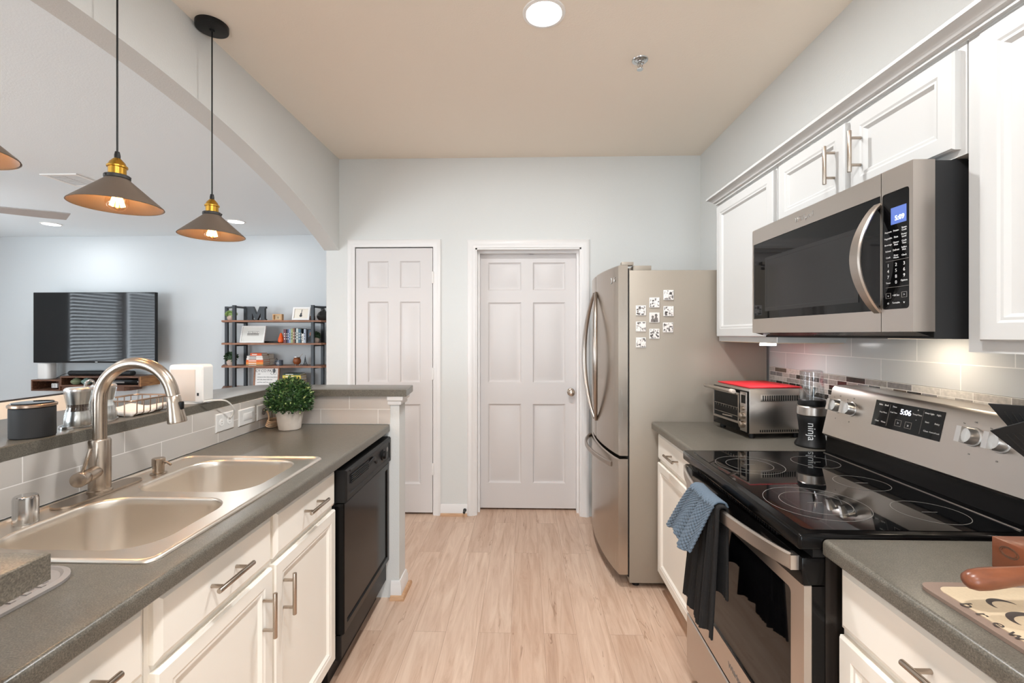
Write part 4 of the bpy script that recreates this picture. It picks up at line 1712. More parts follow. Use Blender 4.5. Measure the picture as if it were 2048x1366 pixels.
# ================================================================== UPPER CABINETS
UF = 1.050      # face frame plane


def upper_cab(label, y0, y1, z0, doors, pulls, cat='cabinet', z1=2.085):
    t = thing('wall_cabinet', label, cat, ((UF + XR) / 2, (y0 + y1) / 2, z0))
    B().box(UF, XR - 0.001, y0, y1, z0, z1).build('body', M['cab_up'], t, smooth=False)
    f = frame_yz(UF, -1)
    for (a, c, d0, d1_), p in zip(doors, pulls):
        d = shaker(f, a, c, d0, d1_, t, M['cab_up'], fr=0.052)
        if p is not None:
            bar_pull(f, p, 1.885, 2.012, 0.019, d)
    return t


u1 = upper_cab('white wall cabinet above the counter between fridge and microwave', 1.892, 2.45, 1.352, [(1.898, 2.440, 1.376, 2.070)], [None])
upper_cab('short two-door white cabinet above the microwave', 1.095, 1.888, 1.816, [(1.110, 1.452, 1.832, 2.070), (1.480, 1.852, 1.832, 2.070)], [1.408, 1.523])
u3 = upper_cab('tall white wall cabinet at the right edge, nearest the camera', 0.30, 1.091, 1.345, [(0.60, 1.050, 1.372, 2.070)], [None])
B().box(UF + 0.005, XR - 0.012, 1.90, 2.44, 1.3495, 1.3519).build('underside', M['under_wood'], u1)
b = B()
b.lathe([(0.033, 0.0), (0.033, 0.010), (0.030, 0.012)], (1.10, 2.06, 1.337), seg=24)
tag(b.build('puck_light', M['lamp_disc_small'], base=(1.10, 2.06, 1.337)), 'round white puck light under the wall cabinet beside the fridge', 'light')
b = B()
prof = [(1.050, 2.0855), (1.036, 2.0855), (1.036, 2.094), (1.026, 2.097), (1.022, 2.104), (1.010, 2.114), (1.000, 2.118), (1.000, 2.128), (1.060, 2.128)]
y_end = 2.45
rings = []
for y, k in ((0.30, 0), (y_end, 1)):
    rings.append([(x, y + (1.050 - x if k else 0), z) for x, z in prof])
# return along the far end
rings.append([(1.333, y_end + (1.050 - min(x, 1.05)), z) for x, z in prof])
b.loft(rings)
tag(b.build('crown_moulding', M['cab_up'], base=(1.02, 1.4, 2.0855)), 'white crown moulding running along the top of the wall cabinets', 'moulding')

area_light('puck_lamp', (1.10, 2.06, 1.334), (0, 0, 0), 0.06, 0.06, 0.5, (0.95, 0.97, 1.0), shape='DISK')

# ================================================================== TOASTER OVEN + BLENDER + UTENSILS
tw, td, th_ = 0.275, 0.300, 0.205      # depth (x), width (y), height, local coords, origin at near front corner
to = thing('toaster_oven', 'stainless toaster oven with red mat, on the counter beside the fridge', 'toaster oven', (1.018, 2.062, CT), math.radians(6))
b = B()
b.box(0.0, tw, 0.0, td, 0.022, 0.022 + th_, 0.006)
b.build('body', M['steel'], to, local=True)
for x in (0.03, tw - 0.03):
    for y in (0.03, td - 0.03):
        B().cyl((x, y, 0), (x, y, 0.023), 0.014, seg=14).build('foot', M['black'], to, local=True)
b = B()
b.box(-0.006, 0.001, 0.003, td - 0.003, 0.024, 0.215, 0.002)
b.build('front_frame', M['black_gloss'], to, local=True)
b = B()
o_ = [(0.062, 0.058), (td - 0.010, 0.058), (td - 0.010, 0.200), (0.062, 0.200)]
i_ = [(0.070, 0.068), (td - 0.018, 0.068), (td - 0.018, 0.190), (0.070, 0.190)]
b.plate_holes(o_, [i_], 0.006, 0.012, lambda u, v, w: (-w, u, v))
td_ = b.build('glass_door', M['steel'], to, local=True)
b = B().box(-0.009, -0.0065, 0.070, td - 0.018, 0.068, 0.190)
b.build('pane', M['black_glass'], td_, local=True)
b = B()
for k in range(9):
    yy = 0.085 + k * 0.022
    b.cyl((-0.0102, yy, 0.118), (-0.0102, yy, 0.128), 0.0008, seg=6)
b.cyl((-0.0102, 0.075, 0.13), (-0.0102, td - 0.022, 0.13), 0.0012, seg=8)
b.cyl((-0.0102, 0.075, 0.09), (-0.0102, td - 0.022, 0.09), 0.0012, seg=8)
b.cyl((-0.0106, 0.12, 0.082), (-0.0106, 0.20, 0.078), 0.004, seg=8)
b.build('rack', M['steel'], td_, local=True)
b = B()
b.cyl((-0.055, 0.055, 0.212), (-0.055, td - 0.01, 0.212), 0.0085, seg=18, bev=0.002)
for y in (0.085, td - 0.03):
    b.cyl((-0.010, y, 0.196), (-0.055, y, 0.212), 0.006, seg=10)
b.build('handle', M['steel'], td_, local=True)
b = B()
b.cyl((-0.055, 0.030, 0.212), (-0.055, 0.058, 0.212), 0.010, seg=18, bev=0.002)
b.build('handle_end', M['beige_plastic'], td_, local=True)
B().box(-0.0095, -0.006, 0.006, 0.056, 0.030, 0.210, 0.001).build('control_strip', M['steel'], to, local=True)
for z in (0.062, 0.100):
    b = B()
    b.lathe([(0.016, 0), (0.015, 0.016), (0.012, 0.018), (0, 0.018)], (-0.0095, 0.030, z), (-1, 0, 0), 20)
    b.build('knob', M['nickel'], to, local=True)
b = B()
b.lathe([(0.010, 0), (0.009, 0.010), (0, 0.010)], (-0.0095, 0.030, 0.135), (-1, 0, 0), 16)
b.build('knob', M['nickel'], to, local=True)
B().box(-0.0105, -0.0092, 0.014, 0.046, 0.158, 0.196).build('display', M['black_glass'], to, local=True)
# slotted vents on the near side
b = B()
b.box(0.055, tw - 0.03, -0.002, 0.001, 0.168, 0.200, 0.001)
vs = b.build('side_vent', M['steel'], to, local=True)
b = B()
for k in range(17):
    x = 0.062 + k * 0.0108
    b.box(x, x + 0.0055, -0.0026, 0.0, 0.172, 0.196)
b.build('slots', M['black'], vs, local=True, smooth=False)
b = B()
for k in range(20):
    x = 0.05 + k * 0.0106
    b.box(x, x + 0.005, -0.001, 0.001, 0.030, 0.040)
b.build('lower_slots', M['black'], to, local=True, smooth=False)
rm = B()
rm.box(0.012, tw - 0.012, 0.012, td - 0.012, 0, 0.006, 0.002)
ro = rm.build('silicone_mat', M['red'], None, local=True)
ro.location = (1.018, 2.062, CT + 0.022 + th_ + 0.0005)
ro.rotation_euler = (0, 0, math.radians(6))
tag(ro, 'red silicone mat lying on top of the toaster oven', 'mat')

bl = thing('blender', 'small black blender with upturned clear cup, beside the range', 'blender', (1.222, 1.945, CT))
c = (1.222, 1.945, CT)
b = B()
b.lathe([(0.062, 0), (0.064, 0.006), (0.060, 0.016), (0.050, 0.030), (0.046, 0.060), (0.050, 0.100), (0.054, 0.128), (0.052, 0.1325), (0, 0.1325)], c, seg=40)
bo = b.build('motor_base', M['black'], bl)
b = B()
b.lathe([(0.0535, 0.133), (0.056, 0.136), (0.056, 0.168), (0.053, 0.172), (0, 0.172)], c, seg=40)
b.build('collar', M['steel'], bl)
b = B()
b.lathe([(0.050, 0.1725), (0.052, 0.178), (0.050, 0.196), (0.046, 0.199), (0, 0.199)], c, seg=40)
b.build('blade_base', M['black'], bl)
b = B()
b.lathe([(0.046, 0.200), (0.045, 0.230), (0.043, 0.300), (0.041, 0.318), (0.036, 0.322), (0, 0.322)], c, seg=40, caps=False)
b.lathe([(0.0435, 0.201), (0.0425, 0.230), (0.0405, 0.300), (0.0385, 0.316), (0.034, 0.319), (0, 0.319)], c, seg=40, caps=False)
b.build('cup', M['clear'], bl)
b = B()
for a, h in ((0.3, 0.03), (2.4, 0.02), (4.5, 0.035)):
    d = Vector((math.cos(a), math.sin(a), 0))
    p = Vector(c) + Vector((0, 0, 0.199))
    b.sweep([p, p + Vector((0, 0, 0.012)), p + d * 0.014 + Vector((0, 0, 0.018)), p + d * 0.028 + Vector((0, 0, 0.018 + h))], 0.010, 0.0015, d.cross(Vector((0, 0, 1))))
b.build('blades', M['chrome'], bl)
dv = Vector((-0.55, -0.84, 0)).normalized()
text_mesh([('ninja', 0.040, Vector(c) + dv * 0.0497 + Vector((0, 0, 0.068)), (0, 0, -1), Vector((0, 0, -1)).cross(dv) * -1)], 'lettering', M['white_ink'], bo, depth=0.0006)
b = B()
b.tube(smooth_path([(1.262, 1.925, CT + 0.012), (1.285, 1.90, CT + 0.05), (1.292, 1.878, CT + 0.075), (1.30, 1.87, CT + 0.03), (1.30, 1.868, CT + 0.006), (1.30, 1.845, CT + 0.005)], 6), 0.0035, 8)
b.build('power_cord', M['cord_white'], bl)

cr = thing('utensil_crock', 'dark utensil crock on the near right counter', 'crock', (1.205, 0.93, CT))
b = B()
b.lathe([(0.058, 0), (0.062, 0.006), (0.062, 0.155), (0.058, 0.158), (0.056, 0.155), (0.055, 0.012), (0, 0.010)], (1.205, 0.93, CT), seg=32)
b.build('jar', M['black_matte'], cr)


def turner(label, base, tip, wv, w):
    base, tip, wv = Vector(base), Vector(tip), Vector(wv).normalized()
    d = (tip - base).normalized()
    t = thing('kitchen_turner', label, 'spatula', base)
    m_ = base + d * ((tip - base).length - 0.11)
    b = B()
    b.tube([base, base + (m_ - base) * 0.5, m_], [0.006, 0.006, 0.004], 10)
    b.build('handle', M['black_matte'], t)
    b = B()
    n = wv.cross(d).normalized()
    tip2 = tip - wv * w * 0.25
    p = [m_ - wv * w * 0.3, m_ + wv * w * 0.3, tip + wv * w * 0.5 - d * 0.02, tip + wv * w * 0.45, tip2 - d * 0.012 - wv * w * 0.25]
    b.loft([[q - n * 0.0012 for q in p], [q + n * 0.0012 for q in p]])
    bd = b.build('blade', M['black_matte'], t, smooth=False)
    b = B()
    for k in (-0.22, -0.07, 0.08, 0.23):
        a0 = m_ + d * 0.02 + wv * w * k
        a1 = m_ + d * 0.085 + wv * w * k
        b.cyl(a0 + n * 0.0014, a1 + n * 0.0014, 0.0010, seg=6)
        b.cyl(a0 - n * 0.0014, a1 - n * 0.0014, 0.0010, seg=6)
    b.build('ribs', M['black_soft'], bd)


turner('black ribbed turner blade entering at the right edge, above the range knobs', (1.235, 0.93, CT + 0.03), (0.985, 0.945, 1.205), (0.3, -0.9, 0.35), 0.07)
turner('black turner blade at the right edge, upper of the two', (1.20, 0.955, CT + 0.03), (1.010, 0.965, 1.245), (0.5, -0.7, -0.1), 0.07)

# ================================================================== COFFEE BOARD, GRINDER BOX, PORTAFILTER
cb = thing('coffee_board', 'cream coffee sign board with taupe border on the near right counter', 'board', (0.9, 0.6, CT))
bo_ = rrect(0.738, 1.12, 0.34, 0.868, 0.022)
b = B()
b.loft([[(x, y, CT + 0.0004) for x, y in bo_], [(x, y, CT + 0.007) for x, y in bo_]])
b.build('base', M['board_edge'], cb)
b = B()
bi = rrect(0.757, 1.10, 0.36, 0.850, 0.018)
b.loft([[(x, y, CT + 0.0065) for x, y in bi], [(x, y, CT + 0.0085) for x, y in bi]])
pt = b.build('print', M['board'], cb)
text_mesh([(ch, 0.030, (0.760, 0.792 - 0.0262 * k, CT + 0.0088), (0, -1, 0), (1, 0, 0)) for k, ch in enumerate('brewed coffee') if ch != ' '], 'small_lettering', M['ink'], pt, depth=0.0002)


def ellipse_script(b, cx, cy, rx, ry, a0, a1, th, z):
    """calligraphic stroke, thick at mid"""
    n = 28
    o, i = [], []
    for k in range(n + 1):
        t = k / n
        a = a0 + (a1 - a0) * t
        w = th * math.sin(PI * t) ** 0.8 + 0.0006
        o.append((cx + (rx + w / 2) * math.cos(a), cy + (ry + w / 2) * math.sin(a)))
        i.append((cx + (rx - w / 2) * math.cos(a), cy + (ry - w / 2) * math.sin(a)))
    for k in range(n):
        q = [o[k], o[k + 1], i[k + 1], i[k]]
        b.cap(b.ring([(x, y, z) for x, y in q]))


b = B()
zz = CT + 0.0088
for cx, cy, rx, ry, th in ((0.824, 0.792, 0.022, 0.018, 0.008), (0.822, 0.748, 0.030, 0.022, 0.011), (0.816, 0.690, 0.036, 0.028, 0.013), (0.818, 0.590, 0.034, 0.028, 0.013)):
    ellipse_script(b, cx, cy, rx, ry, 0.06 * PI, 1.12 * PI, th, zz)
for cx, cy, rx, ry in ((0.838, 0.740, 0.014, 0.012), (0.836, 0.640, 0.018, 0.018), (0.834, 0.540, 0.018, 0.018)):
    ellipse_script(b, cx, cy, rx, ry, 0, 2 * PI, 0.003, zz)
b.build('large_lettering', M['ink'], pt, smooth=False)

gb = thing('coffee_grinder_box', 'copper-brown wooden box with oval emblem on the near right counter', 'box', (1.0, 0.9, CT))
b = B()
b.box(0.955, 1.085, 0.872, 0.945, CT, CT + 0.062, 0.0015)
b.build('box', M['copper'], gb)
b = B()
n = 30
for q, w in ((1.0, 0.0012), (0.78, 0.0008)):
    r1, r2 = 0.017 * q, 0.0095 * q
    b.loft([[(0.955 - h, 0.912 + (r1 + d) * math.cos(2 * PI * k / n), CT + 0.043 + (r2 + d) * math.sin(2 * PI * k / n)) for k in range(n)] for d, h in ((0, 0), (0, .0006), (w, .0006), (w, 0))], False, False)
b.build('emblem', M['wire'], gb)

pf = thing('portafilter', 'polished wooden coffee handle resting above the cream board, right edge', 'portafilter', (0.95, 0.775, CT + 0.0085))
b = B()
hp = [(0.741, 0.000), (0.742, 0.006), (0.747, 0.0125), (0.758, 0.0165), (0.775, 0.0175), (0.80, 0.0165), (0.83, 0.0145), (0.855, 0.0135), (0.868, 0.0148), (0.880, 0.0125)]
a0 = Vector((0.741, 0.778, 0.972))
a1 = Vector((0.880, 0.782, 0.985))
dd_ = (a1 - a0).normalized()
b.lathe([(r, (x - 0.741)) for x, r in hp], a0, dd_, 28)
b.build('handle', M['handle_wood'], pf)
b = B()
b.tube([a1 - dd_ * 0.004, a1 + dd_ * 0.03, a1 + dd_ * 0.06], [0.008, 0.007, 0.009], 14)
b.build('neck', M['chrome'], pf)
b = B()
b.lathe([(0.030, 0.0), (0.033, 0.004), (0.033, 0.062), (0.036, 0.064), (0.036, 0.075), (0.031, 0.075), (0.030, 0.02), (0, 0.018)], (0.966, 0.785, CT + 0.0087), seg=32)
b.build('basket', M['chrome'], pf)

# ================================================================== ITEMS ON THE BAR LEDGE
cn = thing('canister', 'dark grey canister with copper-rimmed glass lid on the bar ledge', 'canister', (-1.378, 1.230, BAR))
c = (-1.382, 1.230, BAR)
b = B()
b.lathe([(0.045, 0), (0.0475, 0.003), (0.0475, 0.082), (0.046, 0.084), (0, 0.084)], c, seg=44)
b.build('body', M['black_matte'], cn)
b = B()
b.lathe([(0.0475, 0.0845), (0.0505, 0.086), (0.0505, 0.092), (0.048, 0.094), (0.044, 0.0945), (0, 0.0945)], c, seg=44)
ld = b.build('lid', M['wire'], cn)
b = B()
b.lathe([(0.044, 0.0946), (0.043, 0.097), (0, 0.098)], c, seg=44)
b.build('lid_glass', M['black_glass'], ld)


gt_ = thing('grinder_caddy', 'chrome caddy with loop handle holding two grinders on the bar ledge', 'caddy', (-1.395, 1.410, BAR))
b = B()
ov = [(-1.395 + 0.042 * math.cos(a * PI / 20), 1.410 + 0.092 * math.sin(a * PI / 20)) for a in range(40)]
oi = [(-1.395 + 0.039 * math.cos(a * PI / 20), 1.410 + 0.089 * math.sin(a * PI / 20)) for a in range(40)]
b.loft([[(x, y, BAR + 0.0005) for x, y in ov], [(x, y, BAR + 0.007) for x, y in ov], [(x, y, BAR + 0.007) for x, y in oi], [(x, y, BAR + 0.004) for x, y in oi]])
b.build('tray', M['chrome'], gt_)
b = B()
lp = [(-1.395, 1.410 - 0.006, BAR + 0.004), (-1.395, 1.410 - 0.006, BAR + 0.10)]
lp += [(-1.395, 1.410 - 0.016 * math.cos(PI * k / 12), BAR + 0.118 + 0.022 * math.sin(PI * k / 12)) for k in range(13)]
lp += [(-1.395, 1.410 + 0.006, BAR + 0.10), (-1.395, 1.410 + 0.006, BAR + 0.004)]
b.tube(smooth_path(lp, 4), 0.0038, 10)
b.build('loop_handle', M['chrome'], gt_)


def grinder(c, label, fill):
    t = thing('spice_grinder', label, 'grinder', c)
    b = B()
    b.lathe([(0.030, 0.0), (0.0325, 0.004), (0.0325, 0.024), (0.030, 0.030), (0.028, 0.046), (0, 0.046)], c, seg=36)
    b.build('base', M['knob'], t)
    b = B()
    b.lathe([(0.0245, 0.0465), (0.0225, 0.056), (0.0245, 0.066), (0, 0.066)], c, seg=36)
    b.build('contents', fill, t)
    b = B()
    b.lathe([(0.0335, 0.001), (0.0345, 0.022), (0.031, 0.040), (0.0268, 0.055), (0.0268, 0.062), (0.030, 0.082), (0.0338, 0.105)], c, seg=36, caps=False)
    b.lathe([(0.0328, 0.001), (0.0338, 0.022), (0.0303, 0.040), (0.0262, 0.055), (0.0262, 0.062), (0.0293, 0.082), (0.0332, 0.105)], c, seg=36, caps=False)
    b.build('acrylic_shell', M['acrylic'], t)
    b = B()
    b.lathe([(0.0240, 0.0665), (0.0265, 0.078), (0.031, 0.108), (0.033, 0.1085), (0.033, 0.114), (0.029, 0.118), (0, 0.119)], c, seg=36)
    b.build('steel_top', M['knob'], t)
    return t


grinder((-1.385, 1.362, BAR + 0.0045), 'steel pepper grinder with visible peppercorns, left one in the caddy', M['pepper'])
grinder((-1.395, 1.458, BAR + 0.0045), 'steel salt grinder half hidden behind the faucet pipe', M['white_matte'])

nb = thing('napkin_basket', 'copper wire basket on the bar ledge behind the faucet', 'basket', (-1.42, 1.57, BAR))
X0, X1, Y0, Y1 = -1.50, -1.352, 1.515, 1.70
b = B()
zt = BAR + 0.056
pth = [(x, y, zt) for x, y in rrect(X0, X1, Y0, Y1, 0.02, 4)]
pth.append(pth[0])
b.tube(pth, 0.0032, 8)
for x in (X0, X1):
    for k in range(6):
        y = Y0 + 0.022 + k * (Y1 - Y0 - 0.044) / 5
        xi = x + (0.012 if x == X0 else -0.012)
        b.tube([(x, y, zt), (x, y, BAR + 0.012), (xi, y, BAR + 0.0025), ((X0 + X1) / 2, y, BAR + 0.0025)], 0.0018, 6)
for y in (Y0, Y1):
    for k in range(4):
        x = X0 + 0.025 + k * (X1 - X0 - 0.05) / 3
        b.tube([(x, y, zt), (x, y, BAR + 0.004)], 0.0018, 6)
b.build('wire_frame', M['wire'], nb)
b = B()
rnd = random.Random(3)


def napf(u, v):
    x = X0 + 0.012 + u * (X1 - X0 - 0.024)
    y = Y0 + 0.012 + v * (Y1 - Y0 - 0.024)
    return (x, y, BAR + 0.020 + 0.006 * math.sin(5 * u + 3 * v) + 0.004 * math.sin(9 * v))


b.grid(14, 16, napf)
no = b.build('napkin_stack', M['napkin'], base=(-1.43, 1.58, BAR + 0.005), angle=80)
sm = no.modifiers.new('thick', 'SOLIDIFY')
sm.thickness = 0.014
sm.offset = -1
tag(no, 'stack of white napkins lying in the copper wire basket', 'napkins')

dv_ = thing('smart_speaker', 'white box device with cream rear panel on the bar ledge', 'speaker', (-1.395, 1.85, BAR))
b = B()
prf = rrect(-0.072, 0.072, 0.004, 0.162, 0.014, 5)
b.loft([[(x, -0.030, z) for x, z in rrect(-0.067, 0.067, 0.009, 0.157, 0.012, 5)], [(x, -0.034 + 0.008, z) for x, z in prf], [(x, 0.030, z) for x, z in prf], [(x, 0.036, z) for x, z in rrect(-0.067, 0.067, 0.009, 0.157, 0.012, 5)]])
b.build('case', M['white_plastic'], dv_, local=True)
b = B()
b.panel(lambda u, v, w: (u, -0.0305 - w, v), -0.063, 0.040, 0.012, 0.142, [(0, 0.001), (0.002, 0.002)], 0.0)
b.build('rear_panel', M['beige_plastic'], dv_, local=True)
b = B()
b.lathe([(0.060, 0), (0.060, 0.004), (0.0, 0.004)], (0, 0, 0.0004), seg=32, sy=0.55)
b.build('foot', M['white_plastic'], dv_, local=True)
b = B()
b.box(0.048, 0.055, -0.0315, -0.029, 0.034, 0.046)
b.build('port', M['black'], dv_, local=True)
b = B()
b.tube(smooth_path([(-1.322, 1.822, BAR + 0.010), (-1.305, 1.86, BAR + 0.010), (-1.292, 1.92, BAR - 0.002), (-1.290, 1.965, BAR - 0.04), (-1.305, 1.985, BAR - 0.07), (-1.317, 1.985, BAR - 0.085)], 8), 0.0032, 8)
b.build('power_cord', M['cord_white'], dv_)

# ================================================================== BOXWOOD PLANT
bx = thing('potted_boxwood', 'round green boxwood plant in a pale stone pot on the counter corner', 'potted plant', (-1.172, 2.222, CT))
pc = Vector((-1.172, 2.222, CT))
b = B()
b.lathe([(0.045, 0), (0.050, 0.002), (0.052, 0.006), (0.063, 0.088), (0.064, 0.099), (0.060, 0.100), (0.057, 0.090), (0, 0.088)], pc, seg=44)
b.build('pot', M['pot'], bx)
b = B()
rnd = random.Random(5)
cc = pc + Vector((0, 0, 0.150))
b.sphere(cc, 0.076, 20)
for k in range(2600):
    z = rnd.uniform(-0.62, 1.0)
    a = rnd.uniform(0, 2 * PI)
    q = math.sqrt(max(0, 1 - z * z))
    d = Vector((q * math.cos(a), q * math.sin(a), z))
    rad = rnd.uniform(0.074, 0.105) * (1.0 + 0.05 * math.sin(7 * a))
    p = cc + d * rad
    if p.z < CT + 0.095:
        continue
    o = (d + Vector((rnd.uniform(-.8, .8), rnd.uniform(-.8, .8), rnd.uniform(-.5, .9)))).normalized()
    s = o.cross(Vector((rnd.uniform(-1, 1), rnd.uniform(-1, 1), rnd.uniform(-1, 1)))).normalized()
    n = s.cross(o)
    L, W = rnd.uniform(0.012, 0.020), rnd.uniform(0.0035, 0.006)
    v = b.ring([p, p + o * L * .45 + s * W, p + o * L, p + o * L * .45 - s * W, p + o * L * .5 - n * 0.0016])
    b.bm.faces.new((v[0], v[1], v[4]))
    b.bm.faces.new((v[1], v[2], v[4]))
    b.bm.faces.new((v[2], v[3], v[4]))
    b.bm.faces.new((v[3], v[0], v[4]))


def leaf_mat():
    m, nt, bs = new_mat('boxwood_leaf')
    g = nt.nodes.new('ShaderNodeNewGeometry')
    r = ramp_node(nt, [(0.0, (22, 42, 22)), (0.35, (42, 74, 38)), (0.7, (66, 102, 52)), (0.93, (104, 134, 74)), (1.0, (188, 198, 130))])
    nt.links.new(g.outputs['Random Per Island'], r.inputs['Fac'])
    nt.links.new(r.outputs['Color'], bs.inputs['Base Color'])
    bs.inputs['Roughness'].default_value = 0.42
    return m


b.build('foliage', leaf_mat(), bx, smooth=False)
b = B()
for q in range(4):
    pts = [(-1.284 + 0.020 * math.cos(t) + 0.003 * q, 2.262 + 0.045 * math.sin(t), CT + 0.006 + 0.008 * q + 0.012 * math.sin(t * 0.5) ** 2) for t in [2 * PI * k / 24 for k in range(25)]]
    b.tube(pts, 0.0032, 8)
b.tube(smooth_path([(-1.285, 2.22, CT + 0.02), (-1.280, 2.225, CT + 0.05), (-1.295, 2.24, CT + 0.08), (-1.318, 2.248, CT + 0.09)], 6), 0.0032, 8)
tag(b.build('charging_cable', M['cord_tan'], base=(-1.284, 2.262, CT)), 'coiled tan cable on the counter behind the boxwood pot', 'cable')

# ================================================================== PENDANTS
PXc = -1.365
first = None
PENDS = [(1.934, 'black cone pendant with brass socket, furthest along the beam, canopy visible'),
         (1.475, 'black cone pendant with brass socket, middle of the row'),
         (1.020, 'black cone pendant cut by the left edge of the view')]
pz = 1.818


def make_pendant(y, label):
    c = Vector((PXc, y, pz))
    t = thing('pendant_lamp', label, 'pendant lamp', c, group='cone pendants over the bar')
    b = B()
    b.lathe([(0.126, 0.0), (0.1275, 0.001), (0.126, 0.004), (0.034, 0.089), (0.033, 0.098), (0.030, 0.099), (0.030, 0.096), (0.032, 0.087), (0.124, 0.002)], c, seg=64, caps=False)
    sd = b.build('shade', M['shade'], t, angle=50)
    b = B()
    b.lathe([(0.0345, 0.090), (0.036, 0.092), (0.036, 0.101), (0.034, 0.103), (0.02, 0.103)], c, seg=40)
    for a in (0.3, 2.4, 4.5):
        p = c + Vector((0.036 * math.cos(a), 0.036 * math.sin(a), 0.0965))
        b.sphere(p, 0.004, 10)
    b.build('gallery_ring', M['black_soft'], sd)
    b = B()
    b.lathe([(0.0245, 0.1032), (0.0245, 0.128), (0.0285, 0.129), (0.0285, 0.134), (0.025, 0.136), (0.021, 0.146), (0.012, 0.157), (0.009, 0.160), (0, 0.160)], c, seg=40)
    b.build('socket', M['brass'], t)
    b = B()
    b.lathe([(0.0085, 0.1601), (0.0085, 0.170), (0.0065, 0.182), (0.003, 0.183)], c, seg=20)
    b.build('strain_relief', M['black'], t)
    b = B()
    b.cyl(c + Vector((0, 0, 0.182)), (PXc, y, CEIL - 0.024), 0.0028, seg=10)
    b.build('cord', M['black'], t)
    b = B()
    b.lathe([(0.004, -0.032), (0.010, -0.030), (0.011, -0.025), (0.058, -0.0235), (0.063, -0.021), (0.064, -0.017), (0.064, -0.0002), (0, -0.0002)], (PXc, y, CEIL), seg=48)
    b.build('canopy', M['black'], t)
    b = B()
    g = [(0.013, 0.070), (0.015, 0.058), (0.024, 0.040), (0.031, 0.022), (0.032, 0.010), (0.027, -0.004), (0.016, -0.014), (0, -0.018)]
    b.lathe(g, c, seg=36, caps=False)
    b.build('bulb', M['bulb_glass'], t)
    b = B()
    for k in range(8):
        a0 = 2 * PI * k / 8
        b.tube([c + Vector((0.005 * math.cos(a0), 0.005 * math.sin(a0), 0.046)), c + Vector((0.018 * math.cos(a0), 0.018 * math.sin(a0), 0.000))], 0.0036, 6)
    b.build('filament', M['filament'], t)
    b = B()
    b.cyl(c + Vector((0, 0, 0.068)), c + Vector((0, 0, 0.1031)), 0.013, seg=20)
    b.build('bulb_cap', M['brass'], t)
    return t


for y, lab in PENDS:
    if first is None:
        first = make_pendant(y, lab)
    else:
        dup(first, (PXc, y, pz), lab)
    L = bpy.data.lights.new('pendant_bulb', 'POINT')
    L.energy = 4.5
    L.color = (1.0, 0.70, 0.40)
    L.shadow_soft_size = 0.018
    lo = bpy.data.objects.new('pendant_bulb', L)
    lo.location = (PXc, y, pz + 0.012)
    COL.objects.link(lo)


# ================================================================== RECESSED LIGHTS, SPRINKLER
def downlight(x, y, r, label, m, power, col):
    t = thing('recessed_light', label, 'ceiling light', (x, y, CEIL))
    b = B()
    b.lathe([(r * 1.22, -0.0002), (r * 1.20, -0.005), (r * 1.02, -0.007), (r, -0.004), (r, -0.0002)], (x, y, CEIL), seg=48, caps=False)
    b.build('trim_ring', M['white_matte'], t)
    b = B()
    b.lathe([(r, -0.0012), (r * 0.98, -0.004), (0, -0.005)], (x, y, CEIL), seg=48)
    b.build('diffuser', m, t)
    area_light('downlight', (x, y, CEIL - 0.012), (0, 0, 0), 2 * r, 2 * r, power, col, shape='DISK')


KP, LP_ = 20, 5.5
downlight(0.084, 1.90, 0.074, 'bright round recessed light in the beige kitchen ceiling', M['lamp_disc'], KP, LAMP_W)
downlight(0.084, 0.35, 0.074, 'round recessed kitchen light above the camera', M['lamp_disc'], KP, LAMP_W)  # unseen fixture, added as kitchen fill light
downlight(0.084, -1.25, 0.074, 'round recessed kitchen light behind the camera', M['lamp_disc'], KP, LAMP_W)  # added out of view to light surfaces facing the camera
LIVC = (0.95, 0.98, 1.0)
downlight(-5.80, 5.37, 0.085, 'recessed living room light near the fan blade, left', M['lamp_disc_small'], LP_, LIVC)
downlight(-3.455, 5.31, 0.085, 'recessed living room light right of the far pendant', M['lamp_disc_small'], LP_, LIVC)
downlight(-5.80, 2.0, 0.085, 'recessed living room light beyond the left edge', M['lamp_disc_small'], LP_, LIVC)  # unseen can, added to brighten the living room
downlight(-3.455, 1.2, 0.085, 'recessed living room light behind the arch', M['lamp_disc_small'], LP_, LIVC)  # added living room fill, hidden from view
downlight(-4.6, -1.2, 0.085, 'recessed living room light near the rear window', M['lamp_disc_small'], LP_, LIVC)  # extra out-of-view can, added to fill the living room's rear

sp = thing('fire_sprinkler', 'small chrome fire sprinkler head in the kitchen ceiling', 'sprinkler', (0.573, 2.24, CEIL))
c = (0.573, 2.24, CEIL)
b = B()
b.lathe([(0.040, -0.0002), (0.038, -0.004), (0.027, -0.006), (0.024, -0.003), (0.016, -0.006), (0, -0.006)], c, seg=36)
b.build('escutcheon', M['chrome'], sp)
b = B()
b.lathe([(0.010, -0.006), (0.010, -0.018), (0.006, -0.020), (0.004, -0.040), (0, -0.040)], c, seg=16)
b.tube([(0.563, 2.24, CEIL - 0.016), (0.561, 2.24, CEIL - 0.030), (0.572, 2.24, CEIL - 0.044)], 0.0022, 8)
b.tube([(0.583, 2.24, CEIL - 0.016), (0.585, 2.24, CEIL - 0.030), (0.574, 2.24, CEIL - 0.044)], 0.0022, 8)
b.build('frame', M['chrome'], sp)
b = B()
b.lathe([(0.004, -0.040), (0.016, -0.046), (0.015, -0.048), (0, -0.048)], c, seg=20)
b.build('deflector', M['chrome'], sp)

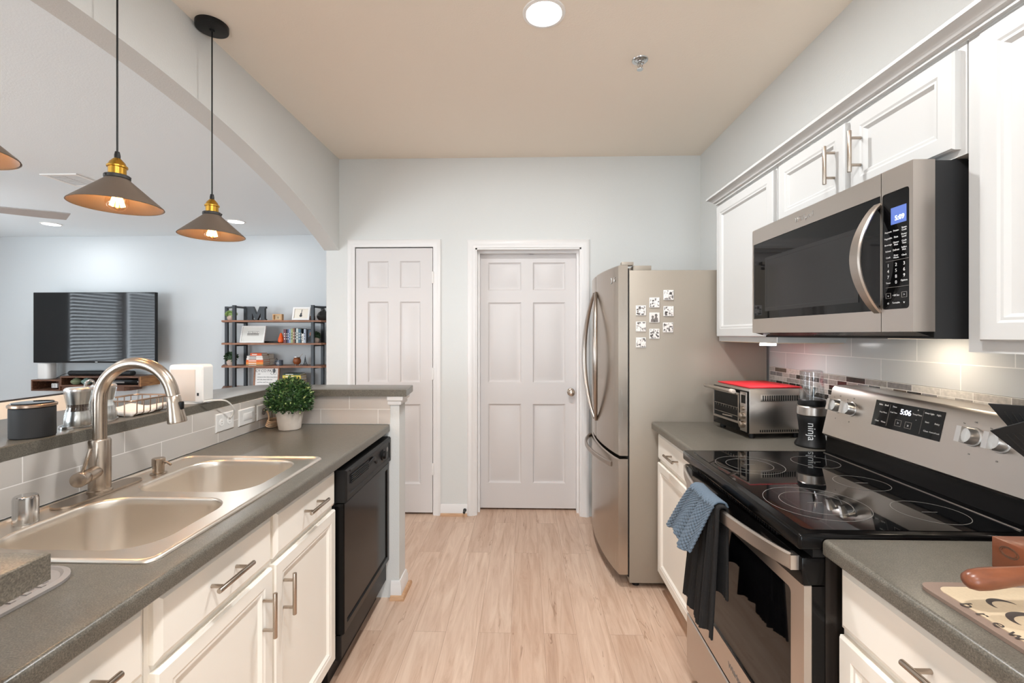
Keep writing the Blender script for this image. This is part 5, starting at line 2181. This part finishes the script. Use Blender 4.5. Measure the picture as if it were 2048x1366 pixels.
# living ceiling vent
vt = thing('ceiling_vent', 'white rectangular air vent in the living room ceiling', 'vent', (-3.93, 3.85, CEIL))
b = B()
b.plate_holes([(-4.09, 3.69), (-3.77, 3.69), (-3.77, 4.0), (-4.09, 4.0)], [[(-4.055, 3.72), (-3.80, 3.72), (-3.80, 3.97), (-4.055, 3.97)]], CEIL - 0.008, CEIL - 0.0003)
b.build('frame', M['white_matte'], vt, smooth=False)
B().box(-4.055, -3.80, 3.72, 3.97, CEIL - 0.0015, CEIL - 0.0004).build('backing', M['grille_dark'], vt)
b = B()
for k in range(12):
    y = 3.728 + k * 0.0205
    b.box(-4.055, -3.80, y, y + 0.013, CEIL - 0.006, CEIL - 0.003)
b.box(-3.932, -3.924, 3.72, 3.97, CEIL - 0.008, CEIL - 0.002)
b.build('louvres', M['grille'], vt, smooth=False)

# ceiling fan, blade tip in view
fcx, fcy, fz = -4.62, 3.43, 2.42
fn_ = thing('ceiling_fan', 'grey ceiling fan in the living room, one blade tip in view', 'fan', (fcx, fcy, fz))
b = B()
b.lathe([(0.02, -0.07), (0.10, -0.05), (0.115, 0.0), (0.10, 0.06), (0.05, 0.10), (0.015, 0.11), (0.015, CEIL - fz - 0.05), (0.06, CEIL - fz - 0.04), (0.065, CEIL - fz - 0.0005), (0, CEIL - fz - 0.0005)], (fcx, fcy, fz), seg=36)
b.build('motor', M['fan'], fn_)
for k in range(3):
    a = math.radians(33 + 120 * k)
    d = Vector((math.cos(a), math.sin(a), 0))
    s = Vector((-math.sin(a), math.cos(a), -0.22)).normalized()
    n = d.cross(s)
    c = Vector((fcx, fcy, fz))
    q = [(0.10, -0.05), (0.66, -0.075), (0.78, -0.070), (0.72, 0.070), (0.60, 0.075), (0.10, 0.05)]
    b = B()
    b.loft([[c + d * u + s * v - n * 0.004 for u, v in q], [c + d * u + s * v + n * 0.004 for u, v in q]])
    b.build('blade', M['fan'], fn_, smooth=False)

# ================================================================== BAR STOOL (cream back beyond the ledge)
st = thing('bar_stool', 'cream upholstered bar stool back with dark piping, beyond the ledge', 'bar stool', (-2.05, 2.0, 0))
b = B()
sy0, sy1 = 1.72, 2.26
b.box(-2.235, -2.185, sy0, sy1, 0.74, 1.100, 0.015, 3)
b.build('backrest', M['cream_fabric'], st)
b = B()
b.tube([(-2.21, sy0 + 0.012, 0.76), (-2.21, sy0 + 0.012, 1.085), (-2.21, sy0 + 0.02, 1.101), (-2.21, sy1 - 0.02, 1.101), (-2.21, sy1 - 0.012, 1.085), (-2.21, sy1 - 0.012, 0.76)], 0.006, 8)
b.build('piping', M['dark_piping'], st)
b = B()
b.box(-2.22, -1.83, sy0 + 0.02, sy1 - 0.02, 0.68, 0.77, 0.02, 3)
b.build('seat', M['cream_fabric'], st)
for x in (-2.19, -1.86):
    for y in (sy0 + 0.05, sy1 - 0.05):
        B().box(x - 0.018, x + 0.018, y - 0.018, y + 0.018, 0, 0.68).build('leg', M['dark_wood'], st)
b = B()
b.cyl((-2.18, sy0 + 0.05, 0.22), (-1.87, sy0 + 0.05, 0.22), 0.010, seg=10)
b.cyl((-2.18, sy1 - 0.05, 0.22), (-1.87, sy1 - 0.05, 0.22), 0.010, seg=10)
b.build('footrest', M['gun'], st)

# ================================================================== TV + MEDIA SHELF
tv = thing('television', 'large flat black television on the far living room wall', 'television', (-5.68, 5.80, 1.48))
TX0, TX1, TZ0, TZ1 = -6.51, -4.855, 1.012, 1.945
TYf = 5.80
b = B()
b.box(TX0, TX1, TYf, TYf + 0.045, TZ0, TZ1, 0.004)
b.build('case', M['black'], tv)
b = B()
b.panel(frame_xz(TYf, -1), TX0 + 0.006, TX1 - 0.006, TZ0 + 0.022, TZ1 - 0.006, [(0, 0.0015)], -0.001)
b.build('screen', M['screen'], tv, smooth=False)
b = B()
b.box(-5.85, -5.45, 5.846, 5.90, 1.30, 1.65)
b.box(-5.70, -5.60, 5.89, YF - 0.001, 1.42, 1.52)
b.box(-5.80, -5.50, YF - 0.02, YF - 0.001, 1.3, 1.65)
b.build('wall_bracket', M['black'], tv)
b = B()
b.box(-5.665, -5.635, TYf - 0.002, TYf + 0.001, TZ0 + 0.007, TZ0 + 0.016)
b.build('badge', M['white_ink'], tv)

ms = thing('media_shelf', 'dark rustic wood floating media shelf under the television', 'shelf', (-5.7, 5.9, 0.64))
YS, YE = 5.75, YF - 0.001


def cubby(b, x0, x1, z0, z1, t=0.018):
    b.box(x0, x1, YS, YE, z0, z0 + t)
    b.box(x0, x1, YS, YE, z1 - t, z1)
    b.box(x0, x0 + t, YS, YE, z0 + t, z1 - t)
    b.box(x1 - t, x1, YS, YE, z0 + t, z1 - t)
    b.box(x0 + t, x1 - t, YE - 0.012, YE, z0 + t, z1 - t)


b = B()
cubby(b, -6.484, -6.0925, 0.645, 0.792)
b.build('left_box', M['dark_wood'], ms, smooth=False)
b = B()
cubby(b, -6.092, -5.022, 0.705, 0.838)
b.build('main_box', M['dark_wood'], ms, smooth=False)
B().box(-5.0218, -5.004, YS, YE, 0.705, 0.838).build('end_panel', M['rustic_end'], ms, smooth=False)
b = B()
pr = [(-6.092, YS + 0.02), (-5.25, YS + 0.02), (-5.21, YS + 0.06), (-5.20, YS + 0.12), (-5.23, YE - 0.03), (-6.092, YE - 0.01)]
b.prism(pr, lambda u, v, w: (u, v, w), 0.645, 0.7045)
b.build('lower_board', M['dark_wood'], ms, smooth=False)

sb_ = thing('soundbar', 'long dark soundbar on the media shelf under the television', 'soundbar', (-5.5, 5.86, 0.8385))
b = B()
b.loft([[(x, 5.865 + 0.045 * math.cos(a) * q, 0.872 + 0.033 * math.sin(a) * q) for a in [2 * PI * k / 20 for k in range(20)]] for x, q in ((-6.074, 0.7), (-6.064, 1), (-5.212, 1), (-5.202, 0.7))])
b.build('body', M['black_matte'], sb_)
b = B()
b.tube(smooth_path([(-6.07, 5.90, 0.855), (-6.14, 5.93, 0.87), (-6.22, 5.92, 0.85), (-6.30, 5.9, 0.80)], 6), 0.003, 6)
b.build('cable', M['black'], sb_)
b = B()
b.loft([[(-6.396 + x * q, 5.87 + y * q, z) for x, y in rrect(-0.085, 0.085, -0.07, 0.07, 0.05, 6)] for q, z in ((0.92, 0.7925), (1, 0.80), (1, 0.995), (0.95, 1.003))])
tag(b.build('white_speaker', M['white_plastic'], base=(-6.396, 5.87, 0.7925)), 'tall white rounded speaker on the left end of the media shelf', 'speaker')
b = B()
b.box(-5.49, -5.05, 5.80, 6.0, 0.7235, 0.79, 0.004)
gcons = thing('game_console', 'flat black media console inside the right bay of the shelf', 'console', (-5.27, 5.9, 0.7235))
b.build('case', M['black_gloss'], gcons)
b = B().box(-5.47, -5.27, 5.797, 5.8005, 0.745, 0.765)
b.build('disc_slot', M['grey_ink'], gcons)
b = B()
b.lathe([(0.006, 0), (0.006, 0.002)], (-5.09, 5.80, 0.762), (0, -1, 0), 12)
b.build('power_button', M['white_ink'], gcons)


def jar(x, m, label, s=1.0):
    c = (x, 5.84, 0.7235)
    t = thing('ceramic_jar', label, 'jar', c)
    b = B()
    b.lathe([(0.03 * s, 0), (0.055 * s, 0.02 * s), (0.062 * s, 0.04 * s), (0.05 * s, 0.06 * s), (0.035 * s, 0.068 * s), (0, 0.068 * s)], c, seg=28)
    b.build('body', m, t)
    b = B()
    b.lathe([(0.036 * s, 0.0685 * s), (0.03 * s, 0.078 * s), (0.012 * s, 0.083 * s), (0.012 * s, 0.09 * s), (0, 0.092 * s)], c, seg=24)
    b.build('lid', m, t)


jar(-5.96, M['sage'], 'squat sage green lidded jar in the media shelf')
jar(-5.815, M['seafoam'], 'squat blue-green lidded jar in the media shelf, right of the sage one')
b = B()
b.lathe([(0.07, 0), (0.085, 0.006), (0.09, 0.012), (0.06, 0.010), (0, 0.008)], (-6.29, 5.84, 0.6635), seg=28)
tag(b.build('shallow_dish', M['dark_wood'], base=(-6.29, 5.84, 0.6635)), 'shallow wooden dish in the left bay of the media shelf', 'dish')
b = B()
b.box(-6.295, -6.215, 5.83, 5.87, 0.676, 0.735, 0.003)
dm = thing('domino_box', 'small white box with black dots on the wooden dish', 'box', (-6.25, 5.85, 0.676))
b.build('box', M['white_matte'], dm)
b = B()
for k in range(2):
    for j in range(3):
        b.lathe([(0.005, 0), (0.005, 0.001)], (-6.275 + k * 0.03, 5.83, 0.69 + j * 0.015), (0, -1, 0), 10)
b.build('dots', M['black'], dm)
# dangling cable below
b = B()
b.tube([(-5.30, 6.03, 0.70), (-5.31, 6.04, 0.45), (-5.30, 6.04, 0.30)], 0.006, 8)
tag(b.build('hanging_cable', M['cord_white'], base=(-5.30, 6.03, 0.30)), 'thin white cable hanging below the media shelf', 'cable')
b = B()
b.box(-5.475, -5.445, YF - 0.03, YF - 0.021, 0.84, 1.05)
tag(b.build('cable_cover', M['gun'], base=(-5.46, YF - 0.03, 0.84)), 'narrow grey cable strip between television and soundbar', 'cable cover')

# ================================================================== BOOKCASE
bc = thing('bookcase', 'open bookcase with dark metal frame and wooden boards, far living wall', 'bookcase', (-3.2, 5.86, 0))
YFb, YBb = 5.72, 6.0
posts = [(-4.02, 5.985), (-3.742, 5.72), (-3.76, 5.985), (-2.715, 5.72), (-2.707, 5.985), (-2.46, 5.985)]
for x, y in posts:
    B().box(x - 0.018, x + 0.018, y - 0.018, y + 0.018, 0, 1.765).build('post', M['gun'], bc)
for (a, c_) in ((1, 2), (3, 4)):
    (xa, ya_), (xb, yb2) = posts[a], posts[c_]
    b = B()
    for z in (1.735, 1.535, 1.235, 0.945, 0.655, 0.12):
        b.box(min(xa, xb) - 0.012, max(xa, xb) + 0.012, ya_ + 0.018, yb2 - 0.018, z, z + 0.022)
    b.build('side_rail', M['gun'], bc)
for (a, c_) in ((0, 1), (5, 3)):
    (xa, ya_), (xb, yb2) = posts[a], posts[c_]
    b = B()
    for z in (1.735,):
        b.sweep([(xa, ya_, z + 0.011), (xb, yb2, z + 0.011)], 0.022, 0.022, (0, 0, 1))
    b.build('corner_rail', M['gun'], bc)
LV = [1.571, 1.277, 0.982, 0.69]
for z in LV + [0.15]:
    b = B()
    pr = [(-3.90, 5.70), (-2.60, 5.70), (-2.44, 6.02), (-4.09, 6.02)]
    b.prism(pr, lambda u, v, w: (u, v, w), z - 0.022, z)
    b.build('board', M['shelf_wood'], bc, smooth=False)
BS = 'things on the bookcase'


def small_plant(c, rp, hp_, rf, m, label, cat='potted plant', leaves=140, flat=1.0):
    c = Vector(c)
    t = thing('potted_plant', label, cat, c)
    b = B()
    b.lathe([(rp * .7, 0), (rp * .95, hp_ * .3), (rp, hp_ * .7), (rp * .9, hp_), (rp * .8, hp_ * .9), (0, hp_ * .85)], c, seg=24)
    b.build('pot', M['clay'], t)
    b = B()
    rn = random.Random(int(c.x * 1000))
    cc = c + Vector((0, 0, hp_ + rf * 0.35 * flat))
    for k in range(leaves):
        d = Vector((rn.gauss(0, 1), rn.gauss(0, 1), rn.gauss(0.3, 0.8))).normalized()
        p = cc + Vector((d.x * rf * .6, d.y * rf * .6, d.z * rf * .5 * flat))
        s = d.cross(Vector((rn.uniform(-1, 1), rn.uniform(-1, 1), rn.uniform(-1, 1)))).normalized()
        L, W = rf * 0.5, rf * 0.16
        b.cap(b.ring([p, p + d * L * .5 + s * W, p + d * L, p + d * L * .5 - s * W]))
    b.sphere(cc, rf * .55, 12, flat)
    b.build('foliage', m, t, smooth=False)
    return t


small_plant((-3.85, 5.82, LV[0]), 0.05, 0.065, 0.072, M['foliage_pale'], 'pale succulent in a clay pot, left end of the top bookcase board', flat=.6)
small_plant((-3.85, 5.82, LV[2]), 0.055, 0.075, 0.085, M['foliage_dark'], 'small round shrub in a clay pot, left end of the third board')
small_plant((-2.72, 5.80, LV[1]), 0.048, 0.07, 0.065, M['foliage_dark'], 'small leafy plant in a clay pot, right end of the second board')

# letter M, cut out
t = B()
x0 = -3.609
mw_, mh = 0.251, 0.180
S = lambda u, v: (x0 + u * mw_, LV[0] + v * mh)
pm = [S(*q) for q in [(0, 0), (0.36, 0), (0.36, .06), (.29, .06), (.29, .52), (.46, 0), (.56, 0), (.74, .52), (.74, .06), (.67, .06), (.67, 0), (1, 0), (1, .09), (.95, .09), (.95, .86), (1, .86), (1, 1), (.68, 1), (.52, .42), (.34, 1), (0, 1), (0, .9), (.05, .9), (.05, .09), (0, .09)]]
vs = []
for yv in (5.76, 5.80):
    vv = [t.bm.verts.new((u, yv, v)) for u, v in pm]
    es = [t.bm.edges.new((vv[i], vv[(i + 1) % len(vv)])) for i in range(len(vv))]
    bmesh.ops.triangle_fill(t.bm, use_beauty=True, edges=es)
a_ = t.ring([(u, 5.76, v) for u, v in pm])
b_ = t.ring([(u, 5.80, v) for u, v in pm])
t.bridge(a_, b_)
bmesh.ops.remove_doubles(t.bm, verts=t.bm.verts[:], dist=1e-5)
tag(t.build('letter_block', M['gun'], base=(-3.48, 5.78, LV[0]), smooth=False), 'large dark grey letter M standing on the top bookcase board', 'letter')

ckx = thing('block_clock', 'small pale wooden block frame on the top board, right of the letter', 'clock', (-3.210, 5.8, LV[0]))
b = B()
b.plate_holes([(-3.271, LV[0]), (-3.150, LV[0]), (-3.150, LV[0] + .082), (-3.271, LV[0] + .082)], [[(-3.258, LV[0] + .012), (-3.170, LV[0] + .012), (-3.170, LV[0] + .070), (-3.258, LV[0] + .070)]], 5.77, 5.82, lambda u, v, w: (u, w, v))
b.build('frame', colour((206, 166, 122)), ckx, smooth=False)
B().box(-3.258, -3.170, 5.80, 5.815, LV[0] + .012, LV[0] + .070).build('face', colour((226, 210, 176)), ckx, smooth=False)
B().box(-3.219, -3.210, 5.798, 5.80, LV[0] + .022, LV[0] + .05).build('pin', M['dark_wood'], ckx)


def lean_frame(x0, x1, z0, h, y, lean, border, mframe, mpaper, label, parts, cat='picture frame', depth=0.018):
    """picture frame leaning back by lean (radians)"""
    t = thing('picture_frame', label, cat, ((x0 + x1) / 2, y, z0))
    cs, sn = math.cos(lean), math.sin(lean)

    def ff(u, v, w):
        return (u, y + v * sn - w * cs, z0 + v * cs + w * sn)
    b = B()
    o_ = [(x0, 0), (x1, 0), (x1, h), (x0, h)]
    i_ = [(x0 + border, border), (x1 - border, border), (x1 - border, h - border), (x0 + border, h - border)]
    b.plate_holes(o_, [i_], 0.0, depth, ff)
    b.build('frame', mframe, t, smooth=False)
    b = B()
    b.prism(i_, ff, 0.002, depth * 0.55)
    pp_ = b.build('print', mpaper, t, smooth=False)
    parts(pp_, ff, depth * 0.56)
    return t


def guitar(pp_, ff, w):
    b = B()
    cx, cz = -2.895, 0.075
    body = [(cx + 0.018 * math.cos(a), cz - 0.016 + 0.017 * math.sin(a)) for a in [2 * PI * k / 18 for k in range(18)]]
    b.prism(body, ff, w, w + 0.001)
    b.prism([(cx + 0.002 + 0.012 * math.cos(a), cz + 0.008 + 0.012 * math.sin(a)) for a in [2 * PI * k / 16 for k in range(16)]], ff, w, w + 0.0012)
    b.prism([(cx, cz), (cx + 0.006, cz), (cx + 0.014, cz + 0.065), (cx + 0.006, cz + 0.065)], ff, w, w + 0.0014)
    b.build('guitar_drawing', M['gun'], pp_, smooth=False)


lean_frame(-3.003, -2.778, LV[0], 0.172, 5.76, 0.22, 0.022, M['white_matte'], M['paper'], 'white frame with a guitar picture on the top bookcase board', guitar)
b = B()
b.box(-2.815, -2.768, 5.84, 5.90, LV[0], LV[0] + 0.06, 0.003)
tag(b.build('wooden_block', M['shelf_wood'], base=(-2.79, 5.87, LV[0])), 'small brown wooden block behind the guitar picture frame', 'block')
b = B()
b.lathe([(0.05, 0), (0.075, 0.03), (0.08, 0.06), (0.06, 0.10), (0.03, 0.125), (0.025, 0.14), (0.0, 0.14)], (-2.64, 5.85, LV[0]), seg=32)
tag(b.build('dark_vase', M['black_soft'], base=(-2.64, 5.85, LV[0])), 'rounded dark vase at the right end of the top bookcase board', 'vase')


def sketch(pp_, ff, w):
    rn = random.Random(8)
    b = B()
    for k in range(16):
        u = -3.595 + k * 0.0095
        h = 0.02 + 0.022 * rn.random()
        b.prism([(u, 0.105), (u + 0.006, 0.105), (u + 0.006, 0.105 + h), (u, 0.105 + h)], ff, w, w + 0.001)
    for v in (0.096, 0.150):
        b.prism([(-3.595, v), (-3.445, v), (-3.445, v + 0.004), (-3.595, v + 0.004)], ff, w, w + 0.001)
    b.build('sketch', M['grey_ink'], pp_, smooth=False)


lean_frame(-3.678, -3.362, LV[1], 0.225, 5.74, 0.25, 0.014, M['white_matte'], mat('drawing_paper', (222, 220, 214), 0.6), 'wide white frame with a grey building sketch on the second board', sketch)
b = B()
b.box(-3.40, -3.21, 5.80, 5.98, LV[1], LV[1] + 0.022, 0.003)
tag(b.build('black_tray', M['black'], base=(-3.30, 5.9, LV[1])), 'flat black box on the second board, between sketch and pear', 'box')
pe = thing('orange_pear', 'bright orange pear ornament beside the upright books', 'ornament', (-3.152, 5.76, LV[1]))
b = B()
b.lathe([(0.015, 0), (0.034, 0.012), (0.038, 0.035), (0.032, 0.062), (0.022, 0.090), (0.015, 0.118), (0.008, 0.130), (0, 0.133)], (-3.152, 5.76, LV[1]), seg=28)
b.build('body', colour((232, 92, 30), .35), pe)

# upright books
books = [(.026, .178, (120, 76, 84), 'maroon patterned upright book, next to the orange pear'), (.014, .176, (44, 38, 42), 'thin black upright book beside the maroon one'),
         (.016, .178, (92, 100, 140), 'slate violet upright book, third from the pear'), (.018, .182, (150, 176, 196), 'pale blue upright book, fourth from the pear'),
         (.020, .186, (170, 180, 132), 'pale olive upright book, fifth from the pear'), (.018, .194, (150, 112, 90), 'tall brown upright book with dark top'),
         (.014, .194, (42, 42, 42), 'tall black upright book beside the brown one'), (.022, .190, (206, 214, 210), 'off-white upright book with dark lettering'),
         (.024, .182, (84, 118, 136), 'teal blue upright book in the middle of the row'), (.010, .186, (40, 52, 54), 'thin dark green upright book'),
         (.020, .120, (232, 232, 226), 'short white upright book'), (.022, .180, (180, 190, 204), 'pale grey-blue upright book, last before the dark portrait')]
x = -3.108
for w, h, c, lab in books:
    w *= 1.31
    t = thing('book', lab, 'book', (x + w / 2, 5.80, LV[1]), group='upright books on the second board')
    b = B()
    b.box(x, x + w - 0.001, 5.735, 5.88, LV[1], LV[1] + h, 0.001, 1)
    b.build('cover', colour(c), t)
    b = B()
    b.box(x + 0.002, x + w - 0.003, 5.738, 5.881, LV[1] + h - 0.003, LV[1] + h + 0.0006)
    b.build('pages', M['paper'], t)
    b = B()
    for q in (0.25, 0.45, 0.62):
        b.box(x + w * .3, x + w * .62, 5.7343, 5.735, LV[1] + h * q, LV[1] + h * (q + .10))
    cc_ = (235, 230, 220) if sum(c) < 420 else (70, 70, 80)
    b.build('spine_title', colour(cc_), t, smooth=False)
    x += w
x_end = x


def portrait(pp_, ff, w):
    b = B()
    cx = x_end + 0.046
    b.prism([(cx + 0.017 * math.cos(a), 0.115 + 0.026 * math.sin(a)) for a in [2 * PI * k / 18 for k in range(18)]], ff, w, w + 0.001)
    b.build('face_shape', colour((176, 122, 104)), pp_, smooth=False)
    b = B()
    b.prism([(cx - 0.036, 0.012), (cx + 0.036, 0.012), (cx + 0.032, 0.07), (cx + 0.008, 0.088), (cx - 0.008, 0.088), (cx - 0.032, 0.07)], ff, w, w + 0.0008)
    b.build('shoulders', colour((46, 44, 48)), pp_, smooth=False)


lean_frame(x_end + 0.004, x_end + 0.098, LV[1], 0.178, 5.77, 0.1, 0.006, M['black'], colour((96, 110, 124)), 'dark portrait cover facing out at the right end of the books', portrait, 'book')


def flat_stack(x0, y0, z, items, group):
    for w, d, h, dx, c, lab in items:
        t = thing('book', lab, 'book', (x0 + dx + w / 2, y0 + d / 2, z), group=group)
        B().box(x0 + dx, x0 + dx + w, y0, y0 + d, z, z + h - 0.0008, 0.001, 1).build('cover', colour(c), t)
        B().box(x0 + dx + 0.003, x0 + dx + w + 0.0006, y0 + 0.004, y0 + d - 0.004, z + 0.003, z + h - 0.004).build('pages', M['paper'], t)
        b = B()
        b.box(x0 + dx + w * .15, x0 + dx + w * .6, y0 - 0.0006, y0, z + h * .3, z + h * .65)
        b.build('spine_title', colour((240, 232, 222) if sum(c) < 560 else (90, 80, 74)), t, smooth=False)
        z += h


flat_stack(-3.60, 5.735, LV[2], [
    (.225, .15, .018, .0, (150, 132, 96), 'tan book at the bottom of the orange stack, third board'),
    (.225, .15, .030, .0, (240, 150, 72), 'light orange book, second from the bottom of the stack'),
    (.225, .15, .028, .0, (232, 106, 48), 'deep orange book in the middle of the third-board stack'),
    (.215, .145, .026, .006, (238, 232, 226), 'white book above the deep orange one'),
    (.205, .145, .028, .012, (228, 220, 214), 'off-white book below the topmost orange book'),
    (.150, .13, .034, .055, (224, 92, 44), 'orange book on top of the stack, third board')], 'stacked books on the third board')
flat_stack(-3.462, 5.89, LV[2], [
    (.09, .12, .040, .0, (214, 200, 186), 'pale book low in the beige pile behind the orange stack'),
    (.085, .12, .040, .0, (206, 190, 172), 'beige book in the middle of the beige pile'),
    (.075, .12, .065, .0, (186, 160, 126), 'thick tan book on top of the beige pile')], 'beige books on the third board')

mg = thing('coffee_mug', 'dark blue-grey mug with pale lettering on the third board', 'mug', (-3.192, 5.80, LV[2]))
c = (-3.192, 5.80, LV[2])
b = B()
b.lathe([(0.036, 0), (0.040, 0.003), (0.040, 0.070), (0.037, 0.071), (0.036, 0.066), (0.036, 0.008), (0, 0.006)], c, seg=28)
b.build('cup', colour((78, 86, 98), .3), mg)
b = B()
b.tube([(-3.230, 5.79, LV[2] + .055), (-3.250, 5.785, LV[2] + .052), (-3.258, 5.783, LV[2] + .036), (-3.250, 5.785, LV[2] + .020), (-3.230, 5.79, LV[2] + .016)], 0.005, 8)
b.build('handle', colour((78, 86, 98), .3), mg)
b = B()
b.tube([(-3.207, 5.80, LV[2] + .01), (-3.227, 5.79, LV[2] + .10)], 0.004, 8)
b.build('spoon', M['gun'], mg)
text_mesh([('de', 0.04, (-3.197, 5.7585, LV[2] + .034), (1, 0, 0), (0, 0, 1))], 'lettering', M['white_ink'], mg, depth=0.0008)
gd = thing('gourd_cup', 'brown gourd cup with silver rim and metal straw, third board', 'cup', (-2.963, 5.80, LV[2]))
c = (-2.963, 5.80, LV[2])
b = B()
b.lathe([(0.022, 0.012), (0.042, 0.030), (0.049, 0.055), (0.045, 0.082), (0.036, 0.098), (0, 0.098)], c, seg=28)
b.build('bowl', colour((140, 78, 42), .25), gd)
b = B()
b.lathe([(0.037, 0.0985), (0.044, 0.108), (0.044, 0.114), (0.036, 0.112), (0.034, 0.100)], c, seg=28)
for k in range(3):
    a = 2 * PI * k / 3 + .4
    b.cyl((c[0] + 0.03 * math.cos(a), c[1] + 0.03 * math.sin(a), LV[2]), (c[0] + 0.022 * math.cos(a), c[1] + 0.022 * math.sin(a), LV[2] + .022), 0.005, seg=8)
b.build('rim_and_feet', M['chrome'], gd)
b = B()
b.tube([(c[0], c[1], LV[2] + .08), (c[0] + .05, c[1], LV[2] + .13), (c[0] + .075, c[1], LV[2] + .155)], 0.0035, 8)
b.build('straw', M['steel'], gd)
et = thing('tower_figurine', 'small dark metal lattice tower figurine, right on the third board', 'figurine', (-2.855, 5.80, LV[2]))
b = B()
for sx in (-1, 1):
    for sy in (-1, 1):
        pth = [(-2.855 + sx * q, 5.80 + sy * q, LV[2] + z) for q, z in ((.022, 0), (.014, .025), (.008, .05), (.004, .085), (.0012, .115))]
        b.tube(pth, [.004, .0035, .003, .002, .0012], 6)
b.box(-2.872, -2.838, 5.783, 5.817, LV[2] + .022, LV[2] + .027)
b.box(-2.864, -2.846, 5.791, 5.809, LV[2] + .050, LV[2] + .054)
b.cyl((-2.855, 5.80, LV[2] + .10), (-2.855, 5.80, LV[2] + .135), 0.0018, seg=6)
b.build('tower', M['gun'], et)


def quote(pp_, ff, w):
    ux, uy = Vector(ff(1, 0, 0)) - Vector(ff(0, 0, 0)), Vector(ff(0, 1, 0)) - Vector(ff(0, 0, 0))
    it = [('CY CO PATH', 0.046, ff(-3.345, 0.225, w + 0.0006), ux, uy, 'CENTER'), ('noun.', 0.016, ff(-3.45, 0.185, w + .0006), ux, uy, 'LEFT')]
    for k, s in enumerate(('someone who rides everywhere', 'and talks about little else', 'until the road runs out')):
        it.append((s, 0.020, ff(-3.455, 0.145 - k * 0.033, w + .0006), ux, uy, 'LEFT'))
    text_mesh(it, 'lettering', M['gun'], pp_, depth=0.0005)
    b = B()
    for cx, r in ((-3.262, 0.016), (-3.222, 0.016)):
        n = 20
        b.loft([[ff(cx + q * math.cos(2 * PI * k / n), 0.195 + q * math.sin(2 * PI * k / n), w + h) for k in range(n)] for q, h in ((r, 0), (r, .001), (r + .003, .001), (r + .003, 0))], False, False)
    b.prism([(-3.25, .205), (-3.225, .200), (-3.222, .240), (-3.235, .262), (-3.25, .245)], ff, w, w + .001)
    b.build('cyclist_drawing', M['gun'], pp_, smooth=False)


lean_frame(-3.50, -3.165, LV[3], 0.275, 5.74, 0.08, 0.018, M['shelf_wood'], M['white_matte'], 'brown framed sign reading CY CO PATH on the fourth board', quote, 'sign')
flat_stack(-3.125, 5.735, LV[3], [
    (.25, .15, .050, .0, (120, 130, 140), 'grey book at the bottom of the yellow stack, fourth board'),
    (.25, .15, .050, .0, (196, 132, 96), 'terracotta book low in the yellow stack'),
    (.24, .15, .038, .004, (228, 184, 84), 'amber book in the yellow stack, fourth board'),
    (.24, .15, .032, .004, (232, 212, 96), 'bright yellow book above the amber one'),
    (.22, .14, .024, .012, (62, 82, 70), 'dark green book on top of the yellow stack')], 'stacked books on the fourth board')
b = B()
b.lathe([(0.03, 0), (0.075, 0.02), (0.08, 0.035), (0.076, 0.035), (0.05, 0.012), (0, 0.01)], (-2.645, 5.82, LV[3]), seg=28)
tag(b.build('dark_bowl', M['black_soft'], base=(-2.645, 5.82, LV[3])), 'dark shallow bowl at the right end of the fourth board', 'bowl')
